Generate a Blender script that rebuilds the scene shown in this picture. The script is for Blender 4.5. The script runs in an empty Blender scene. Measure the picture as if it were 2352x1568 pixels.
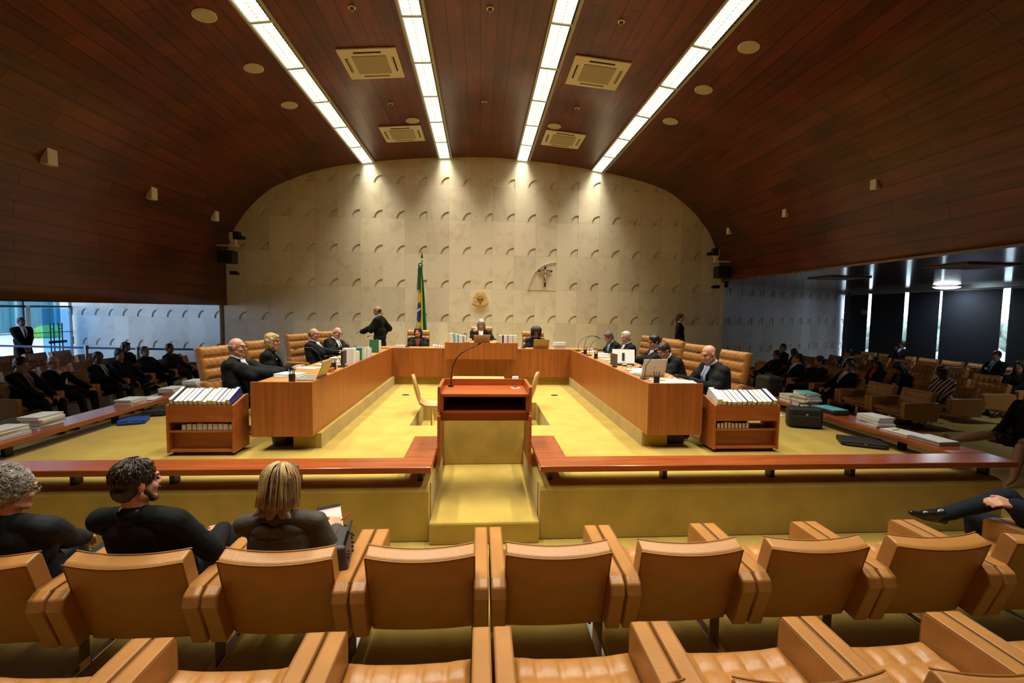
import bpy, math, random
from mathutils import Vector, Matrix
random.seed(7)
PI = math.pi
C = bpy.context.scene.collection
S = bpy.context.scene

# ------------------------------------------------------------ camera, world, exposure
def make_camera():
    yaw, pitch, roll = 0.0705, -0.0666, 0.0147
    r = Vector((math.cos(yaw), -math.sin(yaw), 0)); f = Vector((math.sin(yaw), math.cos(yaw), 0)); u = Vector((0, 0, 1))
    f2 = f*math.cos(pitch) + u*math.sin(pitch); u2 = -f*math.sin(pitch) + u*math.cos(pitch)
    r3 = r*math.cos(roll) + u2*math.sin(roll); u3 = -r*math.sin(roll) + u2*math.cos(roll)
    cd = bpy.data.cameras.new('camera'); cd.sensor_width = 36; cd.lens = 1060/2352*36
    cd.clip_start = 0.05; cd.clip_end = 200
    co = bpy.data.objects.new('camera', cd); C.objects.link(co)
    m = Matrix((r3, u3, -f2)).transposed().to_4x4(); m.translation = Vector((0, 0, 1.55))
    co.matrix_world = m
    S.camera = co
make_camera()
S.view_settings.view_transform = 'Standard'; S.view_settings.look = 'None'
S.view_settings.gamma = 1; S.view_settings.use_curve_mapping = False
S.view_settings.exposure = 0.0
LAMP_W = 21            # watts of each louvred ceiling panel
SKY = 7.0
w = bpy.data.worlds.new('daylight'); S.world = w; w.use_nodes = True
bg = w.node_tree.nodes['Background']; bg.inputs[0].default_value = (0.68, 0.73, 1.0, 1); bg.inputs[1].default_value = SKY
try:
    S.cycles.use_denoising = True
    S.cycles.max_bounces = 8; S.cycles.diffuse_bounces = 3; S.cycles.glossy_bounces = 3
    S.cycles.transmission_bounces = 6; S.cycles.sample_clamp_indirect = 4
except Exception: pass

# ------------------------------------------------------------ materials
MATS = {}
def mat(name, col, rough=0.5, metal=0.0, spec=0.5, noise=None, bump=None, emit=None, alpha=None, trans=None, coat=0, sheen=0):
    """noise=(scale, amount, detail[, stretch xyz]) varies the colour; bump=(scale, strength[, stretch])"""
    if name in MATS: return MATS[name]
    m = bpy.data.materials.new(name); m.use_nodes = True; nt = m.node_tree; N = nt.nodes; L = nt.links
    b = N['Principled BSDF']
    b.inputs['Base Color'].default_value = (*col, 1); b.inputs['Roughness'].default_value = rough
    b.inputs['Metallic'].default_value = metal; b.inputs['Specular IOR Level'].default_value = spec
    if coat: b.inputs['Coat Weight'].default_value = coat; b.inputs['Coat Roughness'].default_value = .15
    if sheen: b.inputs['Sheen Weight'].default_value = sheen
    if trans: b.inputs['Transmission Weight'].default_value = trans; b.inputs['IOR'].default_value = 1.1
    if emit: b.inputs['Emission Color'].default_value = (*emit[0], 1); b.inputs['Emission Strength'].default_value = emit[1]
    tc = None
    def coords(st):
        nonlocal tc
        if tc is None: tc = N.new('ShaderNodeTexCoord')
        mp = N.new('ShaderNodeMapping'); L.new(tc.outputs['Object'], mp.inputs[0]); mp.inputs['Scale'].default_value = st
        return mp.outputs[0]
    if noise:
        sc, am, de = noise[:3]; st = noise[3] if len(noise) > 3 else (1, 1, 1)
        n = N.new('ShaderNodeTexNoise'); n.inputs['Scale'].default_value = sc; n.inputs['Detail'].default_value = de
        L.new(coords(st), n.inputs[0])
        mr = N.new('ShaderNodeMapRange'); mr.inputs[1].default_value = .3; mr.inputs[2].default_value = .7
        mr.inputs[3].default_value = 1-am; mr.inputs[4].default_value = 1+am; L.new(n.outputs[0], mr.inputs[0])
        mx = N.new('ShaderNodeVectorMath'); mx.operation = 'SCALE'; mx.inputs[0].default_value = col
        L.new(mr.outputs[0], mx.inputs['Scale']); L.new(mx.outputs[0], b.inputs['Base Color'])
    if bump:
        st = bump[2] if len(bump) > 2 else (1, 1, 1)
        n = N.new('ShaderNodeTexNoise'); n.inputs['Scale'].default_value = bump[0]; n.inputs['Detail'].default_value = 4
        L.new(coords(st), n.inputs[0])
        bp = N.new('ShaderNodeBump'); bp.inputs['Strength'].default_value = bump[1]; bp.inputs['Distance'].default_value = .01
        L.new(n.outputs[0], bp.inputs['Height']); L.new(bp.outputs[0], b.inputs['Normal'])
    MATS[name] = m
    return m

CARPET = mat('yellow_carpet', (.46, .315, .062), .95, spec=.1, noise=(3.2, .13, 12), bump=(220, .6), sheen=.2)
LEATHER = mat('tan_leather', (.41, .178, .044), .38, noise=(7, .10, 4), bump=(60, .12))
PIPING = mat('leather_piping', (.30, .13, .03), .5)
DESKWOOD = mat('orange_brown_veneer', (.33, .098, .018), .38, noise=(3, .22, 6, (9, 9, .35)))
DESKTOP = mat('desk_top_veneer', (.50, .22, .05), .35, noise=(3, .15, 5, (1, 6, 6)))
REDWOOD = mat('red_varnished_wood', (.30, .068, .017), .22, noise=(3, .25, 6, (.5, 8, 8)), coat=.4)
REDWOODY = mat('red_varnished_wood_side', (.30, .068, .017), .22, noise=(3, .25, 6, (8, .5, 8)), coat=.4)
PODWOOD = mat('lectern_red_wood', (.36, .080, .016), .30, noise=(3, .2, 6, (.6, 8, 8)), coat=.1)
CARTWOOD = mat('trolley_wood', (.36, .10, .018), .4, noise=(3, .22, 6, (1, 6, 6)))
CHROME = mat('chrome', (.75, .75, .75), .15, metal=1)
STEEL = mat('brushed_steel', (.35, .33, .28), .35, metal=1)
BLACKMET = mat('black_metal', (.012, .011, .01), .4)
BLACKPL = mat('black_plastic', (.012, .012, .013), .45)
OFFWHITE = mat('offwhite_plastic', (.72, .66, .48), .5)
GRILLE = mat('speaker_grille', (.42, .38, .27), .8, noise=(300, .2, 2))
DARKGAP = mat('dark_gap', (.01, .01, .01), .9)
PAPER = mat('paper', (.80, .78, .74), .85, noise=(90, .10, 2, (.2, .2, 30)))
PAGES = mat('book_pages', (.90, .88, .82), .9, noise=(160, .10, 2))
GOLD = mat('gilded_metal', (.85, .58, .16), .38, metal=.75)
CREAMCONC = mat('pale_concrete', (.30, .31, .30), .8, noise=(2, .15, 5))

# ------------------------------------------------------------ mesh helpers
class MB:
    def __init__(s): s.v = []; s.f = []; s.mi = []; s.cur = 0
    def add(s, vs, fs):
        b = len(s.v); s.v += [tuple(p) for p in vs]; s.f += [tuple(b+i for i in f) for f in fs]; s.mi += [s.cur]*len(fs); return s
    def box(s, x0, x1, y0, y1, z0, z1, M=None):
        vs = [Vector(p) for p in ((x0,y0,z0),(x1,y0,z0),(x1,y1,z0),(x0,y1,z0),(x0,y0,z1),(x1,y0,z1),(x1,y1,z1),(x0,y1,z1))]
        if M is not None: vs = [M @ p for p in vs]
        return s.add(vs, [(0,3,2,1),(4,5,6,7),(0,1,5,4),(1,2,6,5),(2,3,7,6),(3,0,4,7)])
    def prism(s, poly, a, b, axis='z', M=None):
        """polygon (counter-clockwise) swept from a to b along an axis: z: (x,y); y: (x,z); x: (y,z)"""
        def P(p, t): return Vector({'z': (p[0], p[1], t), 'y': (p[0], t, p[1]), 'x': (t, p[0], p[1])}[axis])
        n = len(poly); vs = [P(p, a) for p in poly] + [P(p, b) for p in poly]
        if M is not None: vs = [M @ p for p in vs]
        fs = [tuple(range(n-1, -1, -1)), tuple(range(n, 2*n))] + [(i, (i+1) % n, n+(i+1) % n, n+i) for i in range(n)]
        if axis == 'y': fs = [f[::-1] for f in fs]
        return s.add(vs, fs)
    def rings(s, rs, closed_ends=True):
        n = len(rs[0]); b = []
        vs = [p for r in rs for p in r]
        fs = [(i*n+j, i*n+(j+1) % n, (i+1)*n+(j+1) % n, (i+1)*n+j) for i in range(len(rs)-1) for j in range(n)]
        if closed_ends: fs += [tuple(range(n-1, -1, -1)), tuple((len(rs)-1)*n+j for j in range(n))]
        return s.add(vs, fs)
    def tube(s, pts, r, n=8):
        pts = [Vector(p) for p in pts]; rs = []
        rad = r if isinstance(r, (list, tuple)) else [r]*len(pts)
        ref = None
        for i, p in enumerate(pts):
            d = (pts[min(i+1, len(pts)-1)] - pts[max(i-1, 0)])
            if d.length < 1e-9: d = Vector((0, 0, 1))
            d.normalize()
            if ref is None or abs(ref.dot(d)) > .99: ref = Vector((0, 0, 1)) if abs(d.z) < .9 else Vector((1, 0, 0))
            a = (ref - d*ref.dot(d)).normalized(); c = d.cross(a); ref = a
            rs.append([p + (a*math.cos(2*PI*k/n) + c*math.sin(2*PI*k/n))*rad[i] for k in range(n)])
        return s.rings(rs)
    def cap(s, p0, r0, p1, r1, n=12):
        """tapered capsule"""
        p0 = Vector(p0); p1 = Vector(p1); d = p1-p0; L = d.length
        d = d.normalized() if L > 1e-9 else Vector((0, 0, 1))
        pts = []; rad = []
        for t in (-.98, -.75, -.4): pts.append(p0 + d*r0*t); rad.append(r0*math.sqrt(1-t*t))
        pts.append(p0); rad.append(r0); pts.append(p1+d*1e-5); rad.append(r1)
        for t in (.4, .75, .98): pts.append(p1 + d*r1*t); rad.append(r1*math.sqrt(1-t*t))
        return s.tube(pts, rad, n)
    def ell(s, c, r, R=None, n=16, m=10):
        c = Vector(c); r = (r, r, r) if not isinstance(r, (tuple, list)) else r; rs = []
        for i in range(m+1):
            t = -PI/2 + PI*i/m; t = max(-PI/2+.08, min(PI/2-.08, t)); ring = []
            for k in range(n):
                a = 2*PI*k/n; q = Vector((r[0]*math.cos(t)*math.cos(a), r[1]*math.cos(t)*math.sin(a), r[2]*math.sin(t)))
                ring.append(c + (R @ q if R is not None else q))
            rs.append(ring)
        return s.rings(rs)
    def cyl(s, x, y, z0, z1, r, r2=None, n=20):
        r2 = r if r2 is None else r2
        return s.rings([[Vector((x+rr*math.cos(2*PI*k/n), y+rr*math.sin(2*PI*k/n), z)) for k in range(n)] for z, rr in ((z0, r), (z1, r2))])
    def build(s, name, mats, parent=None, smooth=False, bevel=0, seg=2, loc=None, rz=None, sub=0, auto=None):
        me = bpy.data.meshes.new(name); me.from_pydata(s.v, [], s.f)
        mats = mats if isinstance(mats, (list, tuple)) else [mats]
        for m in mats: me.materials.append(m)
        if len(mats) > 1: me.polygons.foreach_set('material_index', s.mi)
        if smooth: me.polygons.foreach_set('use_smooth', [True]*len(me.polygons))
        me.update()
        o = bpy.data.objects.new(name, me); C.objects.link(o)
        if parent is not None: o.parent = parent
        if loc is not None: o.location = loc
        if rz is not None: o.rotation_euler = (0, 0, rz)
        if bevel:
            bm = o.modifiers.new('bevel', 'BEVEL'); bm.width = bevel; bm.segments = seg; bm.limit_method = 'ANGLE'; bm.angle_limit = .6
            bm.harden_normals = False
        if sub: sm = o.modifiers.new('sub', 'SUBSURF'); sm.levels = sub; sm.render_levels = sub
        return o
def tag(o, label=None, cat=None, group=None, kind=None):
    if label: o['label'] = label
    if cat: o['category'] = cat
    if group: o['group'] = group
    if kind: o['kind'] = kind
    return o
def thing(name, label, cat, loc=(0, 0, 0), rz=0, group=None):
    o = bpy.data.objects.new(name, None); C.objects.link(o); o.location = loc; o.rotation_euler = (0, 0, rz)
    o.empty_display_size = .1
    return tag(o, label, cat, group)
def struct(o): o['kind'] = 'structure'; return o
def dup(root, loc=None, rz=None, label=None, group=None, skip=()):
    r = root.copy(); C.objects.link(r)
    if loc is not None: r.location = loc
    if rz is not None: r.rotation_euler = (0, 0, rz)
    if label: r['label'] = label
    if group: r['group'] = group
    for ch in list(root.children):
        c = ch.copy(); C.objects.link(c); c.parent = r
        for g in ch.children:
            d = g.copy(); C.objects.link(d); d.parent = c
    return r
ORD = ['first','second','third','fourth','fifth','sixth','seventh','eighth','ninth','tenth','eleventh','twelfth','thirteenth','fourteenth','fifteenth','sixteenth']

# ------------------------------------------------------------ the room shell
FLOORZ = -.5
def wood_planks(name, c1, c2, rough, uscale=.24, coat=0.0):
    m = bpy.data.materials.new(name); m.use_nodes = True; N = m.node_tree.nodes; L = m.node_tree.links; b = N['Principled BSDF']
    uv = N.new('ShaderNodeUVMap'); mp = N.new('ShaderNodeMapping'); L.new(uv.outputs[0], mp.inputs[0])
    br = N.new('ShaderNodeTexBrick'); br.offset = .37; br.inputs['Scale'].default_value = 1
    br.inputs['Brick Width'].default_value = 2.4; br.inputs['Row Height'].default_value = uscale; br.inputs['Mortar Size'].default_value = .006
    br.inputs['Color1'].default_value = (0, 0, 0, 1); br.inputs['Color2'].default_value = (1, 1, 1, 1); br.inputs['Mortar'].default_value = (.5, .5, .5, 1)
    mp.inputs['Rotation'].default_value = (0, 0, 0); L.new(mp.outputs[0], br.inputs[0])
    mp2 = N.new('ShaderNodeMapping'); mp2.inputs['Scale'].default_value = (.5, 6, 1); L.new(uv.outputs[0], mp2.inputs[0])
    n = N.new('ShaderNodeTexNoise'); n.inputs['Scale'].default_value = 2; n.inputs['Detail'].default_value = 6; L.new(mp2.outputs[0], n.inputs[0])
    n2 = N.new('ShaderNodeTexNoise'); n2.inputs['Scale'].default_value = 1.1; n2.inputs['Detail'].default_value = 3; L.new(uv.outputs[0], n2.inputs[0])
    a = N.new('ShaderNodeMath'); a.operation = 'ADD'; L.new(n.outputs[0], a.inputs[0]); L.new(n2.outputs[0], a.inputs[1])
    a2 = N.new('ShaderNodeMath'); a2.operation = 'MULTIPLY_ADD'; L.new(br.outputs[0], a2.inputs[0]); a2.inputs[1].default_value = .28; L.new(a.outputs[0], a2.inputs[2])
    mr = N.new('ShaderNodeMapRange'); mr.inputs[1].default_value = .75; mr.inputs[2].default_value = 1.5; L.new(a2.outputs[0], mr.inputs[0])
    mx = N.new('ShaderNodeMix'); mx.data_type = 'RGBA'; mx.inputs[6].default_value = (*c1, 1); mx.inputs[7].default_value = (*c2, 1); L.new(mr.outputs[0], mx.inputs[0])
    mx2 = N.new('ShaderNodeMix'); mx2.data_type = 'RGBA'; mx2.inputs[7].default_value = (c1[0]*.3, c1[1]*.3, c1[2]*.3, 1)
    L.new(br.outputs[1], mx2.inputs[0]); L.new(mx.outputs[2], mx2.inputs[6]); L.new(mx2.outputs[2], b.inputs['Base Color'])
    bp = N.new('ShaderNodeBump'); bp.invert = True; bp.inputs['Strength'].default_value = .6; bp.inputs['Distance'].default_value = .004
    L.new(br.outputs[1], bp.inputs['Height']); L.new(bp.outputs[0], b.inputs['Normal'])
    b.inputs['Roughness'].default_value = rough
    if coat: b.inputs['Coat Weight'].default_value = coat; b.inputs['Coat Roughness'].default_value = .12
    return m
VAULTWOOD = wood_planks('mahogany_planks', (.040, .0085, .0045), (.170, .033, .015), .36)
AISLEWOOD = wood_planks('glossy_dark_planks', (.06, .022, .012), (.12, .045, .022), .12, coat=.6)

def stone_mat(name, x0, z0, tw, th, rough, base=(.74, .66, .49)):
    """polished limestone slabs: colour differs from slab to slab, brown specks and veins"""
    m = bpy.data.materials.new(name); m.use_nodes = True; N = m.node_tree.nodes; L = m.node_tree.links; b = N['Principled BSDF']
    tc = N.new('ShaderNodeTexCoord'); sp = N.new('ShaderNodeSeparateXYZ'); L.new(tc.outputs['Object'], sp.inputs[0])
    def fl(out, o, s):
        a = N.new('ShaderNodeMath'); a.operation = 'SUBTRACT'; L.new(out, a.inputs[0]); a.inputs[1].default_value = o
        d = N.new('ShaderNodeMath'); d.operation = 'DIVIDE'; L.new(a.outputs[0], d.inputs[0]); d.inputs[1].default_value = s
        f = N.new('ShaderNodeMath'); f.operation = 'FLOOR'; L.new(d.outputs[0], f.inputs[0])
        fr = N.new('ShaderNodeMath'); fr.operation = 'FRACT'; L.new(d.outputs[0], fr.inputs[0])
        return f.outputs[0], fr.outputs[0]
    fx, rx = fl(sp.outputs[0], x0, tw); fz, rz = fl(sp.outputs[2], z0, th)
    cb = N.new('ShaderNodeCombineXYZ'); L.new(fx, cb.inputs[0]); L.new(fz, cb.inputs[1])
    wn = N.new('ShaderNodeTexWhiteNoise'); wn.noise_dimensions = '3D'; L.new(cb.outputs[0], wn.inputs[0])
    ad = N.new('ShaderNodeVectorMath'); ad.operation = 'MULTIPLY_ADD'; L.new(wn.outputs[1], ad.inputs[0]); ad.inputs[1].default_value = (9, 9, 9); L.new(tc.outputs['Object'], ad.inputs[2])
    n1 = N.new('ShaderNodeTexNoise'); n1.inputs['Scale'].default_value = 2.2; n1.inputs['Detail'].default_value = 8; n1.inputs['Distortion'].default_value = 1.2; L.new(ad.outputs[0], n1.inputs[0])
    n2 = N.new('ShaderNodeTexNoise'); n2.inputs['Scale'].default_value = 14; n2.inputs['Detail'].default_value = 5; n2.inputs['Roughness'].default_value = .65; L.new(ad.outputs[0], n2.inputs[0])
    # slab tone
    mr = N.new('ShaderNodeMapRange'); mr.inputs[3].default_value = .88; mr.inputs[4].default_value = 1.08; L.new(wn.outputs[0], mr.inputs[0])
    c1 = N.new('ShaderNodeMix'); c1.data_type = 'RGBA'; c1.inputs[6].default_value = (base[0]*1.05, base[1]*1.05, base[2]*1.05, 1); c1.inputs[7].default_value = (base[0]*.88, base[1]*.74, base[2]*.60, 1)
    r1 = N.new('ShaderNodeMapRange'); r1.inputs[1].default_value = .5; r1.inputs[2].default_value = .85; L.new(n1.outputs[0], r1.inputs[0]); L.new(r1.outputs[0], c1.inputs[0])
    c2 = N.new('ShaderNodeMix'); c2.data_type = 'RGBA'; c2.inputs[7].default_value = (.20, .13, .06, 1); L.new(c1.outputs[2], c2.inputs[6])
    r2 = N.new('ShaderNodeMapRange'); r2.inputs[1].default_value = .63; r2.inputs[2].default_value = .75; r2.inputs[4].default_value = .7; L.new(n2.outputs[0], r2.inputs[0]); L.new(r2.outputs[0], c2.inputs[0])
    v = N.new('ShaderNodeVectorMath'); v.operation = 'SCALE'; L.new(c2.outputs[2], v.inputs[0]); L.new(mr.outputs[0], v.inputs['Scale'])
    # thin joints
    def edge(fr, wd):
        l = N.new('ShaderNodeMath'); l.operation = 'LESS_THAN'; L.new(fr, l.inputs[0]); l.inputs[1].default_value = wd; return l.outputs[0]
    mxm = N.new('ShaderNodeMath'); mxm.operation = 'MAXIMUM'; L.new(edge(rx, .008), mxm.inputs[0]); L.new(edge(rz, .006), mxm.inputs[1])
    c3 = N.new('ShaderNodeMix'); c3.data_type = 'RGBA'; c3.inputs[7].default_value = (.34, .27, .16, 1); L.new(v.outputs[0], c3.inputs[6]); 
    ms = N.new('ShaderNodeMath'); ms.operation = 'MULTIPLY'; L.new(mxm.outputs[0], ms.inputs[0]); ms.inputs[1].default_value = .5; L.new(ms.outputs[0], c3.inputs[0])
    L.new(c3.outputs[2], b.inputs['Base Color']); b.inputs['Roughness'].default_value = rough
    bp = N.new('ShaderNodeBump'); bp.invert = True; bp.inputs['Strength'].default_value = .25; bp.inputs['Distance'].default_value = .01
    L.new(n2.outputs[0], bp.inputs['Height']); L.new(bp.outputs[0], b.inputs['Normal'])
    return m
TW, TH, NR = .5923, .9205, .225
X0, Z0 = -3.8174, 4.896     # slab joints of the stone wall
def niche_wall(name, i0, i1, rows, x0, z0, mirror_skip, m, depth=.07, zbot=FLOORZ, ztop=None, big=None, x_lo=None, x_hi=None):
    """slabs in the local XZ plane facing -Y; a stepped quarter-arch niche in the lower right corner of each slab"""
    b = MB(); K = 8
    for rr in range(len(rows)):
        zb = rows[rr]; zt = zb+TH
        for i in range(i0, i1+1):
            xr = x0+TW*i; xl = xr-TW
            if x_lo is not None: xl = max(xl, x_lo)
            if x_hi is not None and xr > x_hi: xr = x_hi
            if xr-xl < .02: continue
            zb2 = max(zb, zbot); zt2 = zt if ztop is None else min(zt, ztop)
            if zt2 <= zb2: continue
            R = NR; skip = (rr, i) in mirror_skip or zb < zbot or (xr-xl) < NR+.02 or zt2-zb2 < NR+.02
            if x_hi is not None and x0+TW*i > x_hi+1e-6: skip = True
            if skip:
                b.add([(xl, 0, zb2), (xr, 0, zb2), (xr, 0, zt2), (xl, 0, zt2)], [(0, 1, 2, 3)]); continue
            arc = [(xr-R*math.cos(t*PI/2/K), zb2+R*math.sin(t*PI/2/K)) for t in range(K+1)]
            poly = [(xl, 0, zb2)] + [(p[0], 0, p[1]) for p in arc] + [(xr, 0, zt2), (xl, 0, zt2)]
            b.add(poly, [tuple(range(len(poly)))])
            prev = [(xr, 0, zb2)]; d0 = 0
            for k, (fr, dd) in enumerate(((1, .018), (.91, .042), (.80, .016))):
                a1 = [(xr-R*fr*math.cos(t*PI/2/K), zb2+R*fr*math.sin(t*PI/2/K)) for t in range(K+1)]
                vs = [(p[0], d0, p[1]) for p in a1] + [(p[0], dd, p[1]) for p in a1]; n = K+1
                b.add(vs, [(t, t+1, n+t+1, n+t) for t in range(K)])
                nf = (.91, .80, 0)[k]
                if nf:
                    a2 = [(xr-R*nf*math.cos(t*PI/2/K), dd, zb2+R*nf*math.sin(t*PI/2/K)) for t in range(K+1)]
                    b.add([(p[0], dd, p[1]) for p in a1]+a2, [(t, t+1, n+t+1, n+t) for t in range(K)])
                else:
                    b.add([(p[0], dd, p[1]) for p in a1]+[(xr, dd, zb2)], [tuple(range(n+1))])
                # sides at the slab corner
                x1, x2 = xr-R*fr, xr-R*nf
                b.add([(x1, 0, zb2), (x2, 0, zb2), (x2, dd, zb2), (x1, dd, zb2)], [(0, 1, 2, 3)])
                b.add([(xr, 0, zb2+R*fr), (xr, 0, zb2+R*nf), (xr, dd, zb2+R*nf), (xr, dd, zb2+R*fr)], [(0, 1, 2, 3)])
                d0 = dd
    return b
def room():
    # main stone wall behind the bench
    rows = [Z0 - TH*r for r in range(0, 7)][::-1]          # from bottom to top
    nrow = len(rows)
    skip = {(nrow-1-3, 9), (nrow-1-3, 10), (nrow-1-3, 6+0)} - {(nrow-1-3, 6)}
    b = niche_wall('wall_back', -4, 19, rows, X0, Z0, skip, None, x_lo=-6.9, x_hi=6.95)
    STONE = stone_mat('limestone_slabs', X0, Z0, TW, TH, .38)
    # solid back of the wall
    b.box(-6.9, 6.95, .12, .3, FLOORZ, Z0+TH)
    b.add([(-6.9, 0, FLOORZ), (-6.9, .3, FLOORZ), (-6.9, .3, Z0+TH), (-6.9, 0, Z0+TH)], [(0, 1, 2, 3)])
    b.add([(6.95, 0, FLOORZ), (6.95, .3, FLOORZ), (6.95, .3, Z0+TH), (6.95, 0, Z0+TH)], [(0, 3, 2, 1)])
    o = struct(b.build('wall_back', STONE)); o.location = (0, 12.8, 0)
    # the larger arch around the crucifix: a raised stepped rib
    ar = MB(); xr = X0+TW*10; zb = Z0-TH*3; K = 20
    for R, wdt, dd in ((.79, .045, .022), (.735, .03, .012)):
        ring = []
        for t in range(K+1):
            a = PI/2*t/K; cx, cz = math.cos(a), math.sin(a)
            ring.append([Vector((xr-R*cx, -dd, zb+R*cz)), Vector((xr-(R-wdt)*cx, -dd, zb+(R-wdt)*cz)), Vector((xr-(R-wdt)*cx, .01, zb+(R-wdt)*cz)), Vector((xr-R*cx, .01, zb+R*cz))])
        ar.rings(ring)
    ar.box(xr-.79, xr, -.012, .01, zb-.012, zb+.004)
    a = ar.build('trim_1', STONE, bevel=.004); a.location = (0, 12.8, 0); struct(a)
    # side stone walls, set further back and swung away from the hall
    SIDE = stone_mat('limestone_slabs_daylight_tint', .0, Z0, TW, TH, .30, base=(.55, .53, .47))  # same stone; bluish daylight and dimmer aisle put into its base colour
    rows2 = [Z0-TH*r for r in range(3, 7)][::-1]
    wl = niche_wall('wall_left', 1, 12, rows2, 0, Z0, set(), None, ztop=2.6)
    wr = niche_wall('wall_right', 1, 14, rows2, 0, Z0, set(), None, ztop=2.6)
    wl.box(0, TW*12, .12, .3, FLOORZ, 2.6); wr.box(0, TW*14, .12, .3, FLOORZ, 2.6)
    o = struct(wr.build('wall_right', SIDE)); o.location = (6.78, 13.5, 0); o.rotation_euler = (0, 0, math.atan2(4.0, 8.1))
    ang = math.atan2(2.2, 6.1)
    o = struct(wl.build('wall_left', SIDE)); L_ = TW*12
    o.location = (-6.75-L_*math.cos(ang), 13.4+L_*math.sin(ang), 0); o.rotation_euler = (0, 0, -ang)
    # returns between the main wall and the side walls
    b = MB(); b.box(-6.9, -6.72, 13.1, 13.7, FLOORZ, 2.6); b.box(6.75, 6.95, 13.1, 13.8, FLOORZ, 2.6); struct(b.build('trim_2', STONE))
    # vault
    pts = [(-6.70,1.58),(-6.70,2.65),(-6.62,3.15),(-6.46,3.6),(-6.10,4.12),(-5.60,4.60),(-5.05,4.90),(-4.41,5.14),(-3.8,5.30),(-3.1,5.42),(-2.2,5.53),(-1.1,5.62),(0,5.67),(.6,5.665),(1.51,5.61),(2.4,5.53),(3.29,5.41),(4.0,5.28),(4.6,5.14),(5.15,4.96),(5.6,4.68),(6.05,4.30),(6.42,3.86),(6.64,3.42),(6.78,2.95),(6.87,2.50)]
    P = [Vector(p) for p in pts]; prof = []
    for i in range(len(P)-1):
        p0, p1, p2, p3 = P[max(i-1, 0)], P[i], P[i+1], P[min(i+2, len(P)-1)]
        for k in range(4):
            t = k/4
            if i < 1: q = p1.lerp(p2, t)
            else: q = .5*((2*p1)+(-p0+p2)*t+(2*p0-5*p1+4*p2-p3)*t*t+(-p0+3*p1-3*p2+p3)*t**3)
            prof.append(q)
    prof.append(P[-1])
    global VAULT; VAULT = prof
    al = [0]
    for i in range(1, len(prof)): al.append(al[-1]+(prof[i]-prof[i-1]).length)
    ys = [-7, -2, 3, 8, 12.86]; vs = []; fs = []; uvs = []
    for i, q in enumerate(prof):
        for y in ys: vs.append((q.x, y, q.y))
    n = len(ys)
    for i in range(len(prof)-1):
        for j in range(n-1):
            fs.append((i*n+j, i*n+j+1, (i+1)*n+j+1, (i+1)*n+j)); uvs += [(ys[j], al[i]), (ys[j+1], al[i]), (ys[j+1], al[i+1]), (ys[j], al[i+1])]
    me = bpy.data.meshes.new('ceiling'); me.from_pydata(vs, [], fs); me.materials.append(VAULTWOOD)
    uvl = me.uv_layers.new(name='UVMap')
    for k, q in enumerate(uvs): uvl.data[k].uv = q
    me.polygons.foreach_set('use_smooth', [True]*len(me.polygons)); me.update()
    o = bpy.data.objects.new('ceiling', me); C.objects.link(o); struct(o)
    so = o.modifiers.new('thick', 'SOLIDIFY'); so.thickness = .14; so.offset = -1
    # aisle ceilings
    for nm, xs, zc in (('ceiling_right', (6.87, 14.5), 2.46), ('ceiling_left', (-13.3, -6.72), 2.5)):
        ya, yb = -7, 18.6
        vs = [(xs[0], ya, zc), (xs[1], ya, zc), (xs[1], yb, zc), (xs[0], yb, zc)]
        me = bpy.data.meshes.new(nm); me.from_pydata(vs+[(v[0], v[1], zc+.25) for v in vs], [], [(0, 3, 2, 1), (4, 5, 6, 7), (0, 1, 5, 4), (1, 2, 6, 5), (2, 3, 7, 6), (3, 0, 4, 7)])
        me.materials.append(AISLEWOOD); uvl = me.uv_layers.new(name='UVMap')
        for pl in me.polygons:
            for li in pl.loop_indices: v = me.vertices[me.loops[li].vertex_index].co; uvl.data[li].uv = (v.x, v.y)
        o = bpy.data.objects.new(nm, me); C.objects.link(o); struct(o)
    # carpeted floors
    b = MB(); b.box(-13.2, 14.5, -7, 19, FLOORZ-.1, FLOORZ); struct(b.build('floor', CARPET))
    cx0, cx1 = -4.90, 5.05; sx0, sx1 = -.42, .54; px0, px1 = -.92, .97
    b = MB()      # raised court floor as blocks around the slot and the clerks' pit
    zt = 0; zb = FLOORZ-.01
    b.box(cx0, sx0, 4.08, 6.15, zb, zt); b.box(sx1, cx1, 4.08, 6.15, zb, zt); b.box(sx0, sx1, 5.50, 6.15, zb, zt)
    b.box(cx0, px0, 6.15, 7.70, zb, zt); b.box(px1, cx1, 6.15, 7.70, zb, zt); b.box(cx0, cx1, 7.70, 12.8, zb, zt)
    b.box(px0, px1, 6.15, 7.70, zb, -.30)
    struct(b.build('floor_court', CARPET))
    # rounded carpet nosing along the front edge, left and right of the slot
    b = MB()
    for xa, xb in ((cx0, sx0-.01), (sx1+.01, cx1)):
        pr = [(4.12, -.5), (4.12, .004), (4.06, .004), (4.02, -.012), (4.0, -.05), (3.995, -.5)]
        b.prism(pr, xa, xb, 'x')
    struct(b.build('trim_3', CARPET, bevel=.01))
    b = MB(); b.box(sx0-.005, sx1+.005, 3.93, 5.52, FLOORZ-.01, -.30); struct(b.build('floor_step', CARPET, bevel=.02))
    b = MB(); b.box(sx0, sx1, 5.455, 5.495, -.3, .31); struct(b.build('trim_4', CARPET, bevel=.01))
    # closing walls behind the camera and around the aisles
    DW = mat('dark_wood_panelling', (.10, .03, .01), .5, noise=(2, .2, 5, (8, 8, .4)))
    b = MB(); b.box(-13.3, 15.3, -7.2, -7, FLOORZ, 6); struct(b.build('wall_rear', DW))
    b = MB(); b.box(-13.1, -12.9, -7, 5, FLOORZ, 2.5); struct(b.build('wall_left_near', DW))
    b = MB(); b.box(14.2, 14.4, -7, 4.7, FLOORZ, 2.5); struct(b.build('wall_right_near', DW))
room()
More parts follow.
